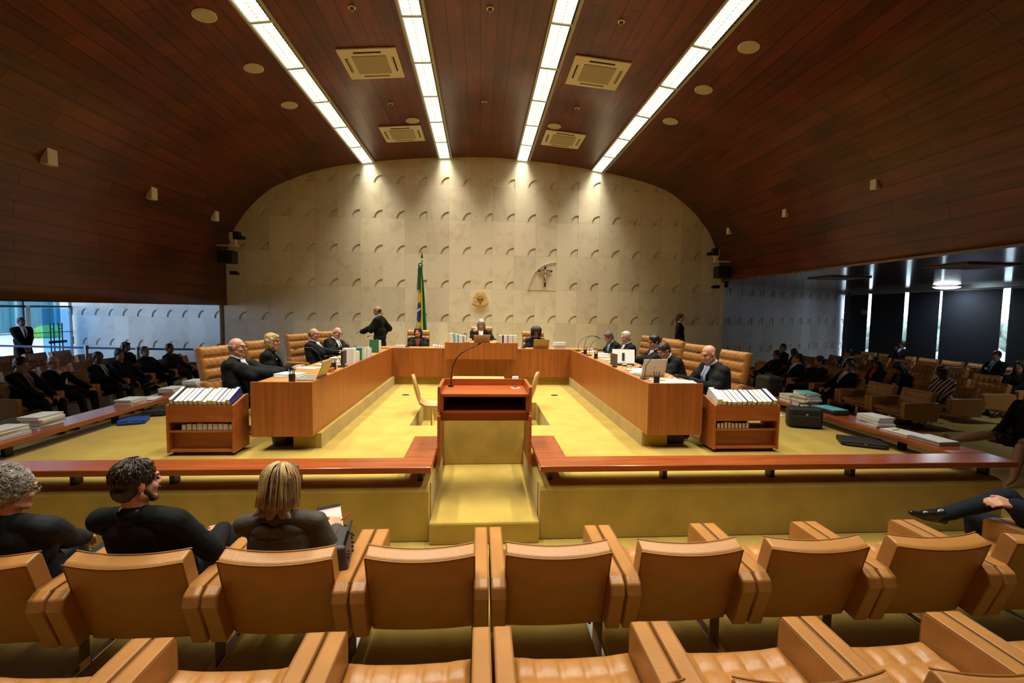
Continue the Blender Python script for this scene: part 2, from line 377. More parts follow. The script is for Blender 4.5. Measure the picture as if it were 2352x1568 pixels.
# ------------------------------------------------------------ windows, blinds and outdoors
GLASS = mat('window_glass', (.80, .93, .95), .0, trans=1.0, spec=.5)
FRAME = mat('window_frame', (.30, .33, .36), .4, metal=.6)
def windows():
    NAVY = mat('navy_blind', (.010, .014, .024), .85)
    b = [17.35, 15.9, 14.45, 13.30, 11.5, 9.85, 8.24, 6.63, 4.7]
    for k in range(len(b)-1):
        fr = MB(); y0, y1 = b[k+1], b[k]
        fr.box(14.26, 14.32, y1-.03, y1, FLOORZ, 2.46)
        fr.box(14.26, 14.32, y0, y0+.03, FLOORZ, 2.46)
        fr.box(14.26, 14.32, y0, y1, FLOORZ, FLOORZ+.1); fr.box(14.20, 14.32, y0, y1, 2.36, 2.46)
        o = struct(fr.build('window_%d' % (k+1), FRAME))
        g = MB(); g.box(14.285, 14.295, y0+.03, y1-.03, FLOORZ+.1, 2.36); g.build('window_pane', GLASS, o)
    bl = [(15.97, 17.07), (14.52, 15.83), (13.34, 14.37), (11.62, 13.26), (9.90, 11.40), (8.29, 9.80), (6.68, 8.19), (4.75, 6.58)]
    nm = ['navy roller blind beside the bluish stone wall, carrying the exit sign', 'navy roller blind, second from the bluish stone wall',
          'navy roller blind, third from the bluish stone wall', 'wide navy roller blind behind the dome ceiling lamp',
          'navy roller blind at the right edge of the photo', 'navy roller blind past the right edge of the photo',
          'navy roller blind further along the right glass wall', 'last navy roller blind beside the dark panelling']
    for (y0, y1), l in zip(bl, nm):
        t = thing('roller_blind', l, 'blind', (14.15, (y0+y1)/2, -.44), group='roller blinds on the right glass wall'); h = (y1-y0)/2
        m = MB(); m.box(-.004, .004, -h, h, 0.02, 2.80); m.build('fabric', NAVY, t)
        m = MB(); m.tube([(0, -h, 2.80), (0, h, 2.80)], .03); m.build('roller', mat('blind_roller', (.3, .3, .3), .5), t, smooth=False)
        m = MB(); m.box(-.012, .012, -h, h, 0, .03); m.build('bottom_bar', NAVY, t)
    # exit sign
    SG = mat('exit_sign_green', (.02, .06, .045), .5); SL = mat('exit_sign_lines', (.5, .7, .62), .5)
    t = thing('exit_sign', 'small framed exit arrow sign on the blind nearest the stone wall', 'sign', (14.13, 16.08, 1.69))
    m = MB(); m.box(-.008, .008, -.13, .13, -.08, .08); m.build('sign_board', SG, t)
    m = MB()
    m.box(-.012, -.008, -.13, .13, .065, .08); m.box(-.012, -.008, -.13, .13, -.08, -.065); m.box(-.012, -.008, -.13, -.115, -.08, .08); m.box(-.012, -.008, .115, .13, -.08, .08)
    m.box(-.012, -.008, -.06, .08, -.012, .012)
    m.prism([(-.10, 0), (-.055, -.03), (-.055, .03)], -.012, -.008, 'x'); m.build('arrow', SL, t)
    # left glass wall
    ys = [15.62, 14.05, 12.4, 10.8, 9.0, 7.0, 5.0]
    st = [16.3]+ys
    for k in range(len(st)-1):
        y1, y0 = st[k], st[k+1]; fr = MB()
        fr.box(-13.02, -12.94, y0, y0+.06, FLOORZ, 2.5); fr.box(-13.02, -12.94, y0, y1, FLOORZ, FLOORZ+.12); fr.box(-13.02, -12.94, y0, y1, 1.44, 1.50)
        fr.box(-13.02, -12.94, y0, y1, .68, .70)
        o = struct(fr.build('window_%d' % (k+9), mat('dark_window_frame', (.05, .08, .10), .4, metal=.5)))
        g = MB(); g.box(-12.985, -12.975, y0+.06, y1, FLOORZ+.12, 2.5); g.build('window_pane', mat('green_glass', (.70, .88, .92), 0, trans=1), o)
    # glass door with pairs of pull handles and bright edge profiles
    dr = MB(); dr.box(-12.93, -12.90, 14.14, 14.24, FLOORZ, 1.5); dr.box(-12.93, -12.90, 15.66, 15.76, FLOORZ, 1.5)
    o = struct(dr.build('door_1', mat('white_profile', (.85, .9, .92), .3)))
    g = MB(); g.box(-12.92, -12.91, 14.60, 15.50, FLOORZ+.02, 1.42); g.build('door_panel', mat('blue_tinted_glass', (.25, .55, .85), .05, trans=.9), o)
    for yc in (14.84, 15.12):
        h = MB()
        for dy in (-.055, .055): h.tube([(-12.86, yc+dy, .12), (-12.86, yc+dy, .97)], .014)
        h.tube([(-12.86, yc-.055, .80), (-12.86, yc+.055, .80)], .012)
        h.build('door_handle', BLACKMET, o)
    h = MB(); h.box(-12.87, -12.85, 14.72, 15.32, .36, .44); h.build('door_lock', BLACKMET, o)
    # outdoors left
    b = MB(); b.box(-70, -13.1, -20, 60, -.7, -.55); struct(b.build('ground_left', CREAMCONC))
    b = MB(); b.box(14.5, 70, -20, 60, -.7, -.55); struct(b.build('ground_right', CREAMCONC))
    TEAL = mat('teal_glass_facade', (.018, .085, .095), .8, noise=(1.5, .25, 2, (6, 6, .3)))
    t = thing('glass_building', 'teal glass building seen through the left windows', 'building', (-34, 36, -.55))
    b = MB(); b.box(-1, 1, -22, 26, 0, 14); b.build('facade', TEAL, t)
    b = MB()
    for k in range(17): b.box(1.0, 1.25, -22+3*k, -21.8+3*k, 0, 14)
    b.build('mullion', mat('pale_mullion', (.05, .16, .18), .6), t)
    t = MB(); K = 14
    t.rings([[Vector((.95*math.cos(2*PI*k/20)*math.cos(a), 1.2*math.sin(2*PI*k/20)*math.cos(a), 0.80*math.sin(a))) for k in range(20)] for a in [i*PI/2/8*.98 for i in range(9)]])
    tag(t.build('grass_mound', mat('mound_grass', (.06, .19, .025), .9, noise=(8, .3, 5)), smooth=True, loc=(-27, 31.0, -.56)), 'bright green grass mound outside the left glass wall', 'lawn')  # the grass's own green, varied at random
    # hedge outside the right glass wall
    b = MB(); rnd = random.Random(3)
    for k in range(70):
        y = 2+ k*.45; b.ell((0+rnd.uniform(-.3, .3), y, rnd.uniform(.6, 1.7)), (rnd.uniform(.5, .9), rnd.uniform(.4, .8), rnd.uniform(.4, .8)), n=10, m=6)
    tag(b.build('hedge', mat('hedge_leaves', (.24, .28, .20), .9, noise=(5, .5, 6), bump=(14, 1)), smooth=True, loc=(24, 3, -.55)), 'green hedge outside the right glass wall', 'hedge')
windows()

# ------------------------------------------------------------ ceiling fittings
def vz(x):
    for a, b in zip(VAULT, VAULT[1:]):
        if a.x <= x <= b.x and b.x > a.x: t = (x-a.x)/(b.x-a.x); return a.y+(b.y-a.y)*t, math.atan2(b.y-a.y, b.x-a.x)
def ceiling_frame(o, x, y, off=0.0):
    z, a = vz(x); o.location = (x, y, z-off); o.rotation_euler = (0, -a, 0)
def fittings():
    LAMP = mat('lit_diffuser', (.9, .9, .85), .5, emit=((.92, 1, .95), 2.2)); LOUV = mat('louvre_white', (.85, .85, .75), .4)
    FR = mat('fixture_frame', (.38, .36, .25), .5); SL = 1.2067
    strips = [(-3.0, 'leftmost'), (-.968, 'left middle'), (1.126, 'right middle'), (3.194, 'rightmost')]
    # prototype, local: x across, y along, -z down
    pr = thing('ceiling_light', 'x', 'ceiling light', group='louvred fluorescent panels in the ceiling strips')
    b = MB()
    for sx in (-1, 1): b.box(min(sx*.19, sx*.155), max(sx*.19, sx*.155), -SL/2, SL/2, -.035, .0)
    b.box(-.155, .155, -SL/2, -SL/2+.012, -.035, 0); b.box(-.155, .155, SL/2-.012, SL/2, -.035, 0)
    b.box(.142, .150, -SL/2+.012, SL/2-.012, -.034, -.02)
    b.build('frame', FR, pr)
    b = MB(); b.box(.124, .142, -SL/2+.03, SL/2-.03, -.030, -.028); b.build('air_slot', DARKGAP, pr)
    b = MB(); b.box(-.145, .12, -SL/2+.012, SL/2-.012, -.012, -.006); b.build('diffuser', LAMP, pr)
    b = MB()
    for k in range(17): y = -SL/2+.03+k*(SL-.06)/16; b.box(-.145, .12, y-.0015, y+.0015, -.032, -.013)
    b.box(-.014, -.009, -SL/2+.012, SL/2-.012, -.032, -.013)
    b.build('louvre', LOUV, pr)
    ld = bpy.data.lights.new('ceiling_light_lamp', 'AREA'); ld.shape = 'RECTANGLE'; ld.size = .25; ld.size_y = SL-.05; ld.energy = LAMP_W; ld.color = (1, .94, .76); ld.spread = math.radians(88)
    lo = bpy.data.objects.new('lamp', ld); C.objects.link(lo); lo.parent = pr; lo.location = (0, 0, -.04); lo.visible_camera = False
    first = True
    for x, nm in strips:
        for k in range(9):
            lab = 'louvred fluorescent panel, %s from the stone wall in the %s ceiling strip' % (ORD[k], nm)
            o = pr if first else dup(pr); first = False
            o['label'] = lab; ceiling_frame(o, x, 12.8-SL*(k+.5))
    # air conditioning cassettes
    CR = mat('cassette_cream', (.62, .57, .42), .5); GR = mat('cassette_grille', (.34, .30, .19), .7, noise=(120, .25, 2))
    pr = thing('air_conditioner', 'x', 'air conditioner', group='ceiling cassette air conditioners')
    b = MB(); b.box(-.46, .46, -.46, .46, -.03, 0); b.build('panel', CR, pr, bevel=.012)
    b = MB(); b.box(-.27, .27, -.27, .27, -.042, -.03); b.build('intake_grille', GR, pr, bevel=.008)
    for q in range(4):
        b = MB(); M = Matrix.Rotation(q*PI/2, 4, 'Z'); b.box(-.21, .21, .345, .385, -.034, -.03, M); v = b.build('air_vent', DARKGAP, pr)
        b = MB(); b.box(-.215, .215, .352, .362, -.045, -.030, M); b.build('vane', CR, v)
    for i, (x, y, l) in enumerate(((-1.8, 8.0, 'left cassette air conditioner nearer the viewer, above the left desk'), (1.93, 7.96, 'right cassette air conditioner nearer the viewer, above the right desk'),
                                   (-1.8, 11.02, 'left cassette air conditioner close to the stone wall'), (1.9, 11.0, 'right cassette air conditioner close to the stone wall'))):
        o = pr if i == 0 else dup(pr); o['label'] = l; ceiling_frame(o, x, y)
    pr = thing('ceiling_speaker', 'x', 'speaker', group='round ceiling speakers')
    b = MB(); b.cyl(0, 0, -.018, 0, .145, n=32); b.build('rim', OFFWHITE, pr, bevel=.004)
    b = MB(); b.cyl(0, 0, -.024, -.018, .13, n=32); b.build('grille', GRILLE, pr)
    sp = [(-3.62, 6.55, 'large round ceiling speaker left of the leftmost light strip, nearest the viewer'), (-3.62, 7.87, 'round ceiling speaker left of the leftmost light strip, middle of three'), (-3.6, 9.2, 'round ceiling speaker left of the leftmost light strip, nearest the stone wall'),
          (-1.48, 10.32, 'round ceiling speaker touching the far left air conditioner'), (1.59, 10.32, 'round ceiling speaker beside the far right air conditioner'),
          (3.78, 5.2, 'large round ceiling speaker at the top right, nearest the viewer'), (3.76, 6.55, 'round ceiling speaker right of the rightmost strip, second from the viewer'), (3.74, 7.83, 'round ceiling speaker right of the rightmost strip, third from the viewer'), (3.72, 9.15, 'round ceiling speaker right of the rightmost strip, nearest the stone wall')]
    for i, (x, y, l) in enumerate(sp):
        o = pr if i == 0 else dup(pr); o['label'] = l; ceiling_frame(o, x, y)
    pr = thing('smoke_detector', 'x', 'smoke detector', group='smoke detectors on the vault')
    b = MB(); b.cyl(0, 0, -.012, 0, .05, n=20); b.build('base', OFFWHITE, pr)
    b = MB(); b.cyl(0, 0, -.05, -.012, .022, .032, n=16); b.build('sensor', mat('sensor_dark', (.2, .18, .12), .5), pr)
    for i, (x, y, l) in enumerate(((-1.75, 6.6, 'smoke detector nearer the viewer between the two left light strips'), (.1, 6.61, 'smoke detector nearer the viewer between the two middle strips'), (1.92, 6.57, 'smoke detector nearer the viewer between the two right strips'),
                                   (-1.79, 9.49, 'smoke detector in front of the far left air conditioner'), (.05, 9.46, 'smoke detector on the centre line near the stone wall'), (1.89, 9.35, 'smoke detector in front of the far right air conditioner'))):
        o = pr if i == 0 else dup(pr); o['label'] = l; ceiling_frame(o, x, y)
    # small boxes on the curved sides
    for x, y, z, l, s in ((-6.38, 7.45, 3.72, 'pale wall loudspeaker on the dark left vault, nearest the viewer', 1.0), (-6.38, 9.6, 3.72, 'pale wall loudspeaker on the left vault, middle of three', 1.0), (-6.38, 11.75, 3.72, 'pale wall loudspeaker on the left vault beside the stone wall', 1.0),
                          (6.5, 7.35, 3.72, 'small cream box on the right vault, nearest the viewer', .7), (6.5, 9.6, 3.72, 'small cream box on the right vault, middle of three', .7), (6.5, 11.85, 3.72, 'small cream box on the right vault beside the stone wall', .7)):
        t = thing('wall_speaker', l, 'speaker', (x, y, z), rz=(-PI/2 if x < 0 else PI/2), group='small boxes on the curved vault sides'); t.scale = (s, s, s)
        b = MB(); b.box(-.085, .085, -.06, .06, -.12, .12); b.build('cabinet', OFFWHITE, t, bevel=.012)
        b = MB(); b.box(-.03, .03, -.14, -.06, -.03, .03); b.build('bracket', BLACKPL, t)
    # cameras and loudspeakers beside the stone wall
    def camset(sx, x, y, z, l):
        t = thing('television_camera', l[0], 'camera', (x, y, z)); 
        b = MB(); b.box(-.10, .06, -.07, .07, -.10, .10); b.build('housing', OFFWHITE, t, bevel=.01)
        b = MB(); b.box(.06*sx-.06, .06*sx+.09, -.08, .06, -.08, .12); b.tube([(.15*sx, 0, -.02), (.27*sx, -.03, -.04)], .045, 12); b.build('lens_body', BLACKPL, t, bevel=.01)
        t2 = thing('camera_shelf', l[1], 'shelf', (x, y, z-.22)); b = MB(); b.box(min(-.40*sx, .08*sx), max(-.40*sx, .08*sx), -.10, .10, -.025, .0); b.build('board', OFFWHITE, t2)
        b = MB(); b.box(-.04, .04, -.04, .04, 0, .12); b.build('post', OFFWHITE, t2)
        t3 = thing('loudspeaker', l[2], 'speaker', (x-.18*sx, y, z-.52)); b = MB(); b.box(-.18, .20, -.14, .14, -.16, .16); b.build('cabinet', BLACKPL, t3, bevel=.03)
        b = MB(); b.cyl(0, 0, 0, .02, .1); g = b.build('cone', DARKGAP, t3); g.location = (0, -.14, 0); g.rotation_euler = (PI/2, 0, 0)
        t4 = thing('security_camera', l[3], 'camera', (x-.04*sx, y, z-.92)); b = MB(); b.box(-.08, .08, -.05, .05, -.04, .05); b.build('body', BLACKPL, t4, bevel=.01)
        b = MB(); b.tube([(.05*sx, 0, 0), (.15*sx, -.04, -.02)], .035, 10); b.build('lens', BLACKPL, t4)
    camset(1, -6.22, 12.3, 3.32, ('cream and black camera on the left vault edge', 'cream bracket shelf under the left vault camera', 'black loudspeaker hanging below the left bracket shelf', 'small black camera low on the left vault edge'))
    camset(-1, 6.42, 12.3, 3.20, ('cream and black camera on the right vault edge', 'cream bracket shelf under the right vault camera', 'black loudspeaker hanging below the right bracket shelf', 'small black camera low on the right vault edge'))
    for x, y, z, l in ((7.4, 13.5, 2.40, 'tiny black camera at the top left of the right side wall'), (13.5, 16.1, 2.32, 'tiny black camera under the ceiling beside the first window')):
        t = thing('dome_camera', l, 'camera', (x, y, z)); b = MB(); b.ell((0, 0, 0), (.07, .07, .06)); b.build('body', BLACKPL, t, smooth=True); b = MB(); b.tube([(0, 0, .03), (0, 0, .10)], .02); b.build('mount', BLACKPL, t)
    # right aisle: lit dome and vents
    t = thing('dome_light', 'oval lit dome lamp on the right aisle ceiling', 'ceiling light', (13.55, 12.6, 2.455))
    b = MB(); b.cyl(0, 0, -.03, 0, .33, n=32); b.build('rim', OFFWHITE, t)
    b = MB(); b.ell((0, 0, -.035), (.30, .30, .06), n=32); b.build('lamp_shade', mat('dome_lit', (.9, .95, 1), .4, emit=((.80, .95, 1), 9)), t, smooth=True)
    def aisle_lamp(t):
        ld = bpy.data.lights.new('aisle_lamp', 'AREA'); ld.shape = 'DISK'; ld.size = .5; ld.energy = 26; ld.color = (.80, .90, 1)
        lo = bpy.data.objects.new('lamp', ld); C.objects.link(lo); lo.parent = t; lo.location = (0, 0, -.10); lo.visible_camera = False
    aisle_lamp(t)
    for x, y, l in ((11.0, 7.0, 'added unseen dome lamp brightening the right aisle, out of view'),):
        dup(t, (x, y, 2.455), 0, l)  # extra dome, out of view, added to brighten the right aisle
    for x, y, l in ((8.6, 10.6, 'long flat ceiling vent in the right aisle near the vault edge'), (8.6, 7.6, 'flat ceiling vent in the right aisle, nearer the viewer'), (9.6, 5.4, 'long flat ceiling vent at the right edge of the photo')):
        t = thing('ceiling_vent', l, 'vent', (x, y, 2.46)); b = MB(); b.box(-.5, .5, -.4, .4, -.03, 0); b.build('panel', mat('aisle_vent', (.14, .11, .07), .5), t, bevel=.01)
        b = MB(); b.box(-.3, .3, .28, .32, -.034, -.03); b.build('slot', DARKGAP, t)
fittings()

# ------------------------------------------------------------ benches (low red barriers)
def benches():
    # legs
    def leg(t, x, y, z0=.0, h=.13):
        b = MB(); b.box(x-.022, x+.022, y-.04, y+.04, z0, h); b.build('leg', BLACKMET, t)
    th = .055; top = .18
    cx = .07
    for s, nm in ((1, 'right'), (-1, 'left')):
        X = lambda x: cx + s*(x-cx)
        t = thing('low_barrier', 'long low red wooden barrier in front, %s of the lectern' % nm, 'barrier', (0, 0, 0), group='low red wooden barriers around the court floor')
        poly = [(.55, 3.97), (5.15, 3.97), (5.15, 4.25), (.83, 4.25), (.83, 4.98), (.55, 4.98)]
        poly = [(X(a), b) for a, b in poly]
        if s < 0: poly = poly[::-1]
        b = MB(); b.prism(poly, top-th, top); b.build('top', REDWOOD, t, bevel=.006)
        for x in (.66, 1.74, 2.79, 3.60, 5.0): leg(t, X(x), 4.15)
        t = thing('low_barrier', 'low red wooden barrier running back along the %s edge of the court floor' % nm, 'barrier', (0, 0, 0), group='low red wooden barriers around the court floor')
        poly = [(4.78, 4.26), (5.15, 4.26), (5.15, 9.9), (4.78, 9.9)]; poly = [(X(a), b) for a, b in poly]
        if s < 0: poly = poly[::-1]
        b = MB(); b.prism(poly, top-th, top); b.build('top', REDWOODY, t, bevel=.006)
        for y in (4.95, 6.35, 7.7, 9.2): leg(t, X(4.92), y)
benches()

# ------------------------------------------------------------ the U-shaped bench of desks
def desks():
    def arm(s, nm):
        xi, xo, ci = ((-1.78, -2.42, -1.735) if s < 0 else (1.905, 2.54, 1.895))
        a, b_ = min(xi, xo), max(xi, xo)
        t = thing('judges_desk', 'long wooden judges desk along the %s side, seen end on' % nm, 'desk', (0, 0, 0), group='wooden judges desks in a U')
        inn = (xi, xi-s*-.03) if False else None
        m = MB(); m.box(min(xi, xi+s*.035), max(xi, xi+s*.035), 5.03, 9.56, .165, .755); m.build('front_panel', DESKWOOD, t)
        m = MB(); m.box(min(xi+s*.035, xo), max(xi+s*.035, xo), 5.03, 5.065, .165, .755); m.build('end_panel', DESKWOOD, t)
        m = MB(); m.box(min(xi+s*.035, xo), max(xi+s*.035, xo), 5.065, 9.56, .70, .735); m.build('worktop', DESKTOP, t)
        m = MB(); m.box(min(ci, ci+s*.30), max(ci, ci+s*.30), 5.16, 9.66, 0, .168); m.build('plinth', CARPET, t)
        for y in (6.3, 7.4, 8.5):
            m = MB(); m.box(min(xi+s*.04, xo-s*.06), max(xi+s*.04, xo-s*.06), y-.015, y+.015, .17, .70); m.build('divider', DESKWOOD, t)
    arm(-1, 'left'); arm(1, 'right')
    t = thing('judges_desk', 'wooden desk across the back joining the two side desks', 'desk', (0, 0, 0), group='wooden judges desks in a U')
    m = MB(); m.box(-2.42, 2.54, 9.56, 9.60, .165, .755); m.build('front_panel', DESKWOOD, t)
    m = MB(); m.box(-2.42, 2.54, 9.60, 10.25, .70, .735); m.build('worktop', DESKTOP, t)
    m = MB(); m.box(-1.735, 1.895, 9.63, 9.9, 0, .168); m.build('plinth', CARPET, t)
    t = thing('president_bench', 'raised wooden box front at the centre of the back desk', 'desk', (0, 0, 0))
    m = MB(); m.box(-.69, .775, 9.28, 9.32, .565, .895); m.box(-.69, -.65, 9.32, 10.3, .737, .895); m.box(.735, .775, 9.32, 10.3, .737, .895); m.box(-.65, .735, 9.32, 9.56, .565, .60); m.build('front_panel', DESKWOOD, t)
    m = MB(); m.box(-.65, .735, 9.32, 10.3, .845, .875); m.build('worktop', DESKTOP, t)
    # clerks' table in the pit
    t = thing('clerks_table', 'light wooden clerks table behind the lectern in the pit', 'table', (-.01, 7.35, -.3))
    m = MB(); m.box(-.42, .42, -.25, .25, .72, .76); m.build('table_top', mat('pale_table', (.62, .42, .14), .4), t, bevel=.006)
    for sx in (-1, 1):
        for sy in (-1, 1): m = MB(); m.box(sx*.38-.02, sx*.38+.02, sy*.21-.02, sy*.21+.02, 0, .72); m.build('leg', BLACKMET, t)
    for x, y, rz, l in ((-.70, 6.95, -1.45, 'beige shell chair left of the lectern, in the clerks pit'), (.66, 7.35, 1.3, 'beige shell chair mostly hidden right of the lectern')):
        t = thing('shell_chair', l, 'chair', (x, y, -.3), rz, group='beige shell chairs in the clerks pit')
        sh = MB(); rs = []
        prof = [(.24, .40), (.20, .385), (.05, .37), (-.10, .38), (-.19, .43), (-.24, .55), (-.28, .70), (-.30, .82), (-.31, .88)]
        wd = [.17, .20, .21, .21, .205, .195, .17, .13, .05]
        for (yy, zz), w_ in zip(prof, wd):
            rs.append([Vector((w_*math.sin(a), yy - (.06*(1-math.cos(a*1)) * (-1 if zz > .5 else 0)), zz + (.05*(1-math.cos(a))*1.6 if zz < .5 else 0))) for a in [(-1+2*k/10)*1.35 for k in range(11)]])
        n = 11; vs = [p for r in rs for p in r]; fs = [(i*n+j, i*n+j+1, (i+1)*n+j+1, (i+1)*n+j) for i in range(len(rs)-1) for j in range(n-1)]
        sh.add(vs, fs); o = sh.build('shell', mat('beige_shell', (.44, .25, .085), .45), t, smooth=True); so = o.modifiers.new('s', 'SOLIDIFY'); so.thickness = .022
        m = MB(); m.tube([(0, 0, .04), (0, 0, .37)], .025); m.build('pedestal', CHROME, t)
        m = MB(); m.cyl(0, 0, 0, .04, .22, .03); m.build('base', CHROME, t)
    for x, y, l in ((-1.32, 8.37, 'small dark floor socket left of the lectern'), (1.39, 8.36, 'small dark floor socket right of the lectern')):
        t = thing('floor_socket', l, 'socket', (x, y, 0)); m = MB(); m.box(-.06, .06, -.05, .05, 0, .008); m.build('plate', STEEL, t); m = MB(); m.box(-.035, .035, -.02, .02, .008, .014); m.build('lid', DARKGAP, t)
desks()

def lectern():
    t = thing('lectern', 'red wooden lectern with open shelf, centre front', 'lectern', (.06, 0, 0))
    W = .462
    for s in (-1, 1):
        m = MB(); xa, xb = sorted((s*W, s*(W-.03)))
        m.prism([(4.48, .555), (5.05, .555), (5.05, .80), (4.48, .80)], xa, xb, 'x'); m.build('upper_side', PODWOOD, t, bevel=.003)
        m = MB(); m.prism([(4.48, .02), (4.95, .02), (4.95, .60), (4.86, .56), (4.48, .52)], xa, xb, 'x') if False else m.prism([(4.46, .03), (4.98, .03), (4.98, .552), (4.80, .552), (4.46, .515)], xa, xb, 'x'); m.build('side_panel', PODWOOD, t, bevel=.003)
    m = MB(); m.box(-W+.03, W-.03, 5.02, 5.05, .45, .80); m.build('back_board', PODWOOD, t)
    m = MB(); m.box(-W+.03, W-.03, 4.50, 5.02, .70, .73); m.build('top_shelf', PODWOOD, t, bevel=.003)
    m = MB(); m.box(-W+.03, W-.03, 4.52, 5.02, .535, .555); m.build('lower_shelf', PODWOOD, t)
    m = MB(); m.box(-W+.03, W-.03, 4.60, 4.63, .44, .535); m.build('rail', PODWOOD, t)
    for s in (-1, 1):
        m = MB(); xa, xb = sorted((s*(W-.03), s*(W-.055))); m.box(xa, xb, 4.505, 5.02, .555, .70); m.build('inner_cheek', PODWOOD, t)
    m = MB(); m.box(-W+.055, W-.055, 4.99, 5.02, .555, .70); m.build('compartment_back', mat('compartment_dark_brown', (.02, .008, .005), .6), t)  # near-black brown sheet across the back of the open compartment
    # microphone on the lectern, gooseneck
    t = thing('gooseneck_microphone', 'long black gooseneck microphone rising from the lectern', 'microphone', (-.30, 4.93, .73))
    m = MB(); m.cyl(0, 0, 0, .02, .03); m.build('base', BLACKMET, t)
    m = MB(); m.tube([(0, 0, .02), (.003, 0, .12), (.02, -.01, .22), (.06, -.02, .31), (.12, -.03, .37), (.19, -.035, .41), (.25, -.04, .435), (.29, -.045, .46)], .006); m.build('gooseneck', BLACKMET, t, smooth=True)
    m = MB(); m.cap((.29, -.045, .462), .011, (.315, -.05, .48), .011); m.build('capsule', BLACKPL, t, smooth=True)
    # cup on a coaster, plastic cover on top
    t = thing('drinking_glass', 'clear glass with a white lid standing on a napkin on the lectern', 'glass', (.385, 4.86, .733))
    m = MB(); m.cyl(0, 0, .006, .095, .030, .033); m.build('tumbler', mat('clear_glass', (.95, .97, .97), .02, trans=1), t)
    m = MB(); m.cyl(0, 0, .095, .118, .036, .034); m.build('lid', mat('white_lid', (.85, .85, .82), .5), t)
    t = tag(MB().box(-.04, .04, -.04, .04, 0, .005).build('napkin', PAPER, loc=(.387, 4.85, .7305), rz=.3), 'folded white napkin under the lectern glass', 'napkin')
lectern()
# ------------------------------------------------------------ leather chairs
def tufted(b, w, h, t, nu, nv, M, curve=0.0, dip=.020, puff=.008, res=8):
    """closed cushion: tufted face on +z, in local XY; M places it. curve bends the sides forward."""
    U, V = nu*res, nv*res
    def P(i, j, top):
        u, v = i/U, j/V; x = (u-.5)*w; y = (v-.5)*h
        cz = curve*((2*u-1)**2)
        if top:
            fu = 1-abs(math.cos(PI*u*nu))**10; fv = 1-abs(math.cos(PI*v*nv))**10; pu = abs(math.sin(PI*u*nu)); pv = abs(math.sin(PI*v*nv))
            z = t + puff*(pu*pv)**.5 - dip*.35*(1-fu*fv) - dip*.4*((1-pu)*(1-pv))**2
            e = min(u, 1-u)*w; e2 = min(v, 1-v)*h; k = min(1, e/.03)*min(1, e2/.03); z = z*k + (t-.02)*(1-k)
        else: z = 0
        return M @ Vector((x, y, z+cz))
    vs = [P(i, j, True) for j in range(V+1) for i in range(U+1)] + [P(i, j, False) for j in range(V+1) for i in range(U+1)]
    n = U+1; off = n*(V+1); fs = []
    for j in range(V):
        for i in range(U):
            a = j*n+i; fs.append((a, a+1, a+n+1, a+n)); fs.append((off+a, off+a+n, off+a+n+1, off+a+1))
    for i in range(U): fs.append((i, off+i, off+i+1, i+1)); a = V*n+i; fs.append((a, a+1, off+a+1, off+a))
    for j in range(V): a = j*n; fs.append((a, a+n, off+a+n, off+a)); a = j*n+U; fs.append((a, off+a, off+a+n, a+n))
    b.add(vs, fs)
def M4(cx, cy, cz, ex, ey, ez):
    m = Matrix.Identity(4)
    for k, e in enumerate((ex, ey, ez)):
        for r in range(3): m[r][k] = e[r]
    m[0][3], m[1][3], m[2][3] = cx, cy, cz
    return m
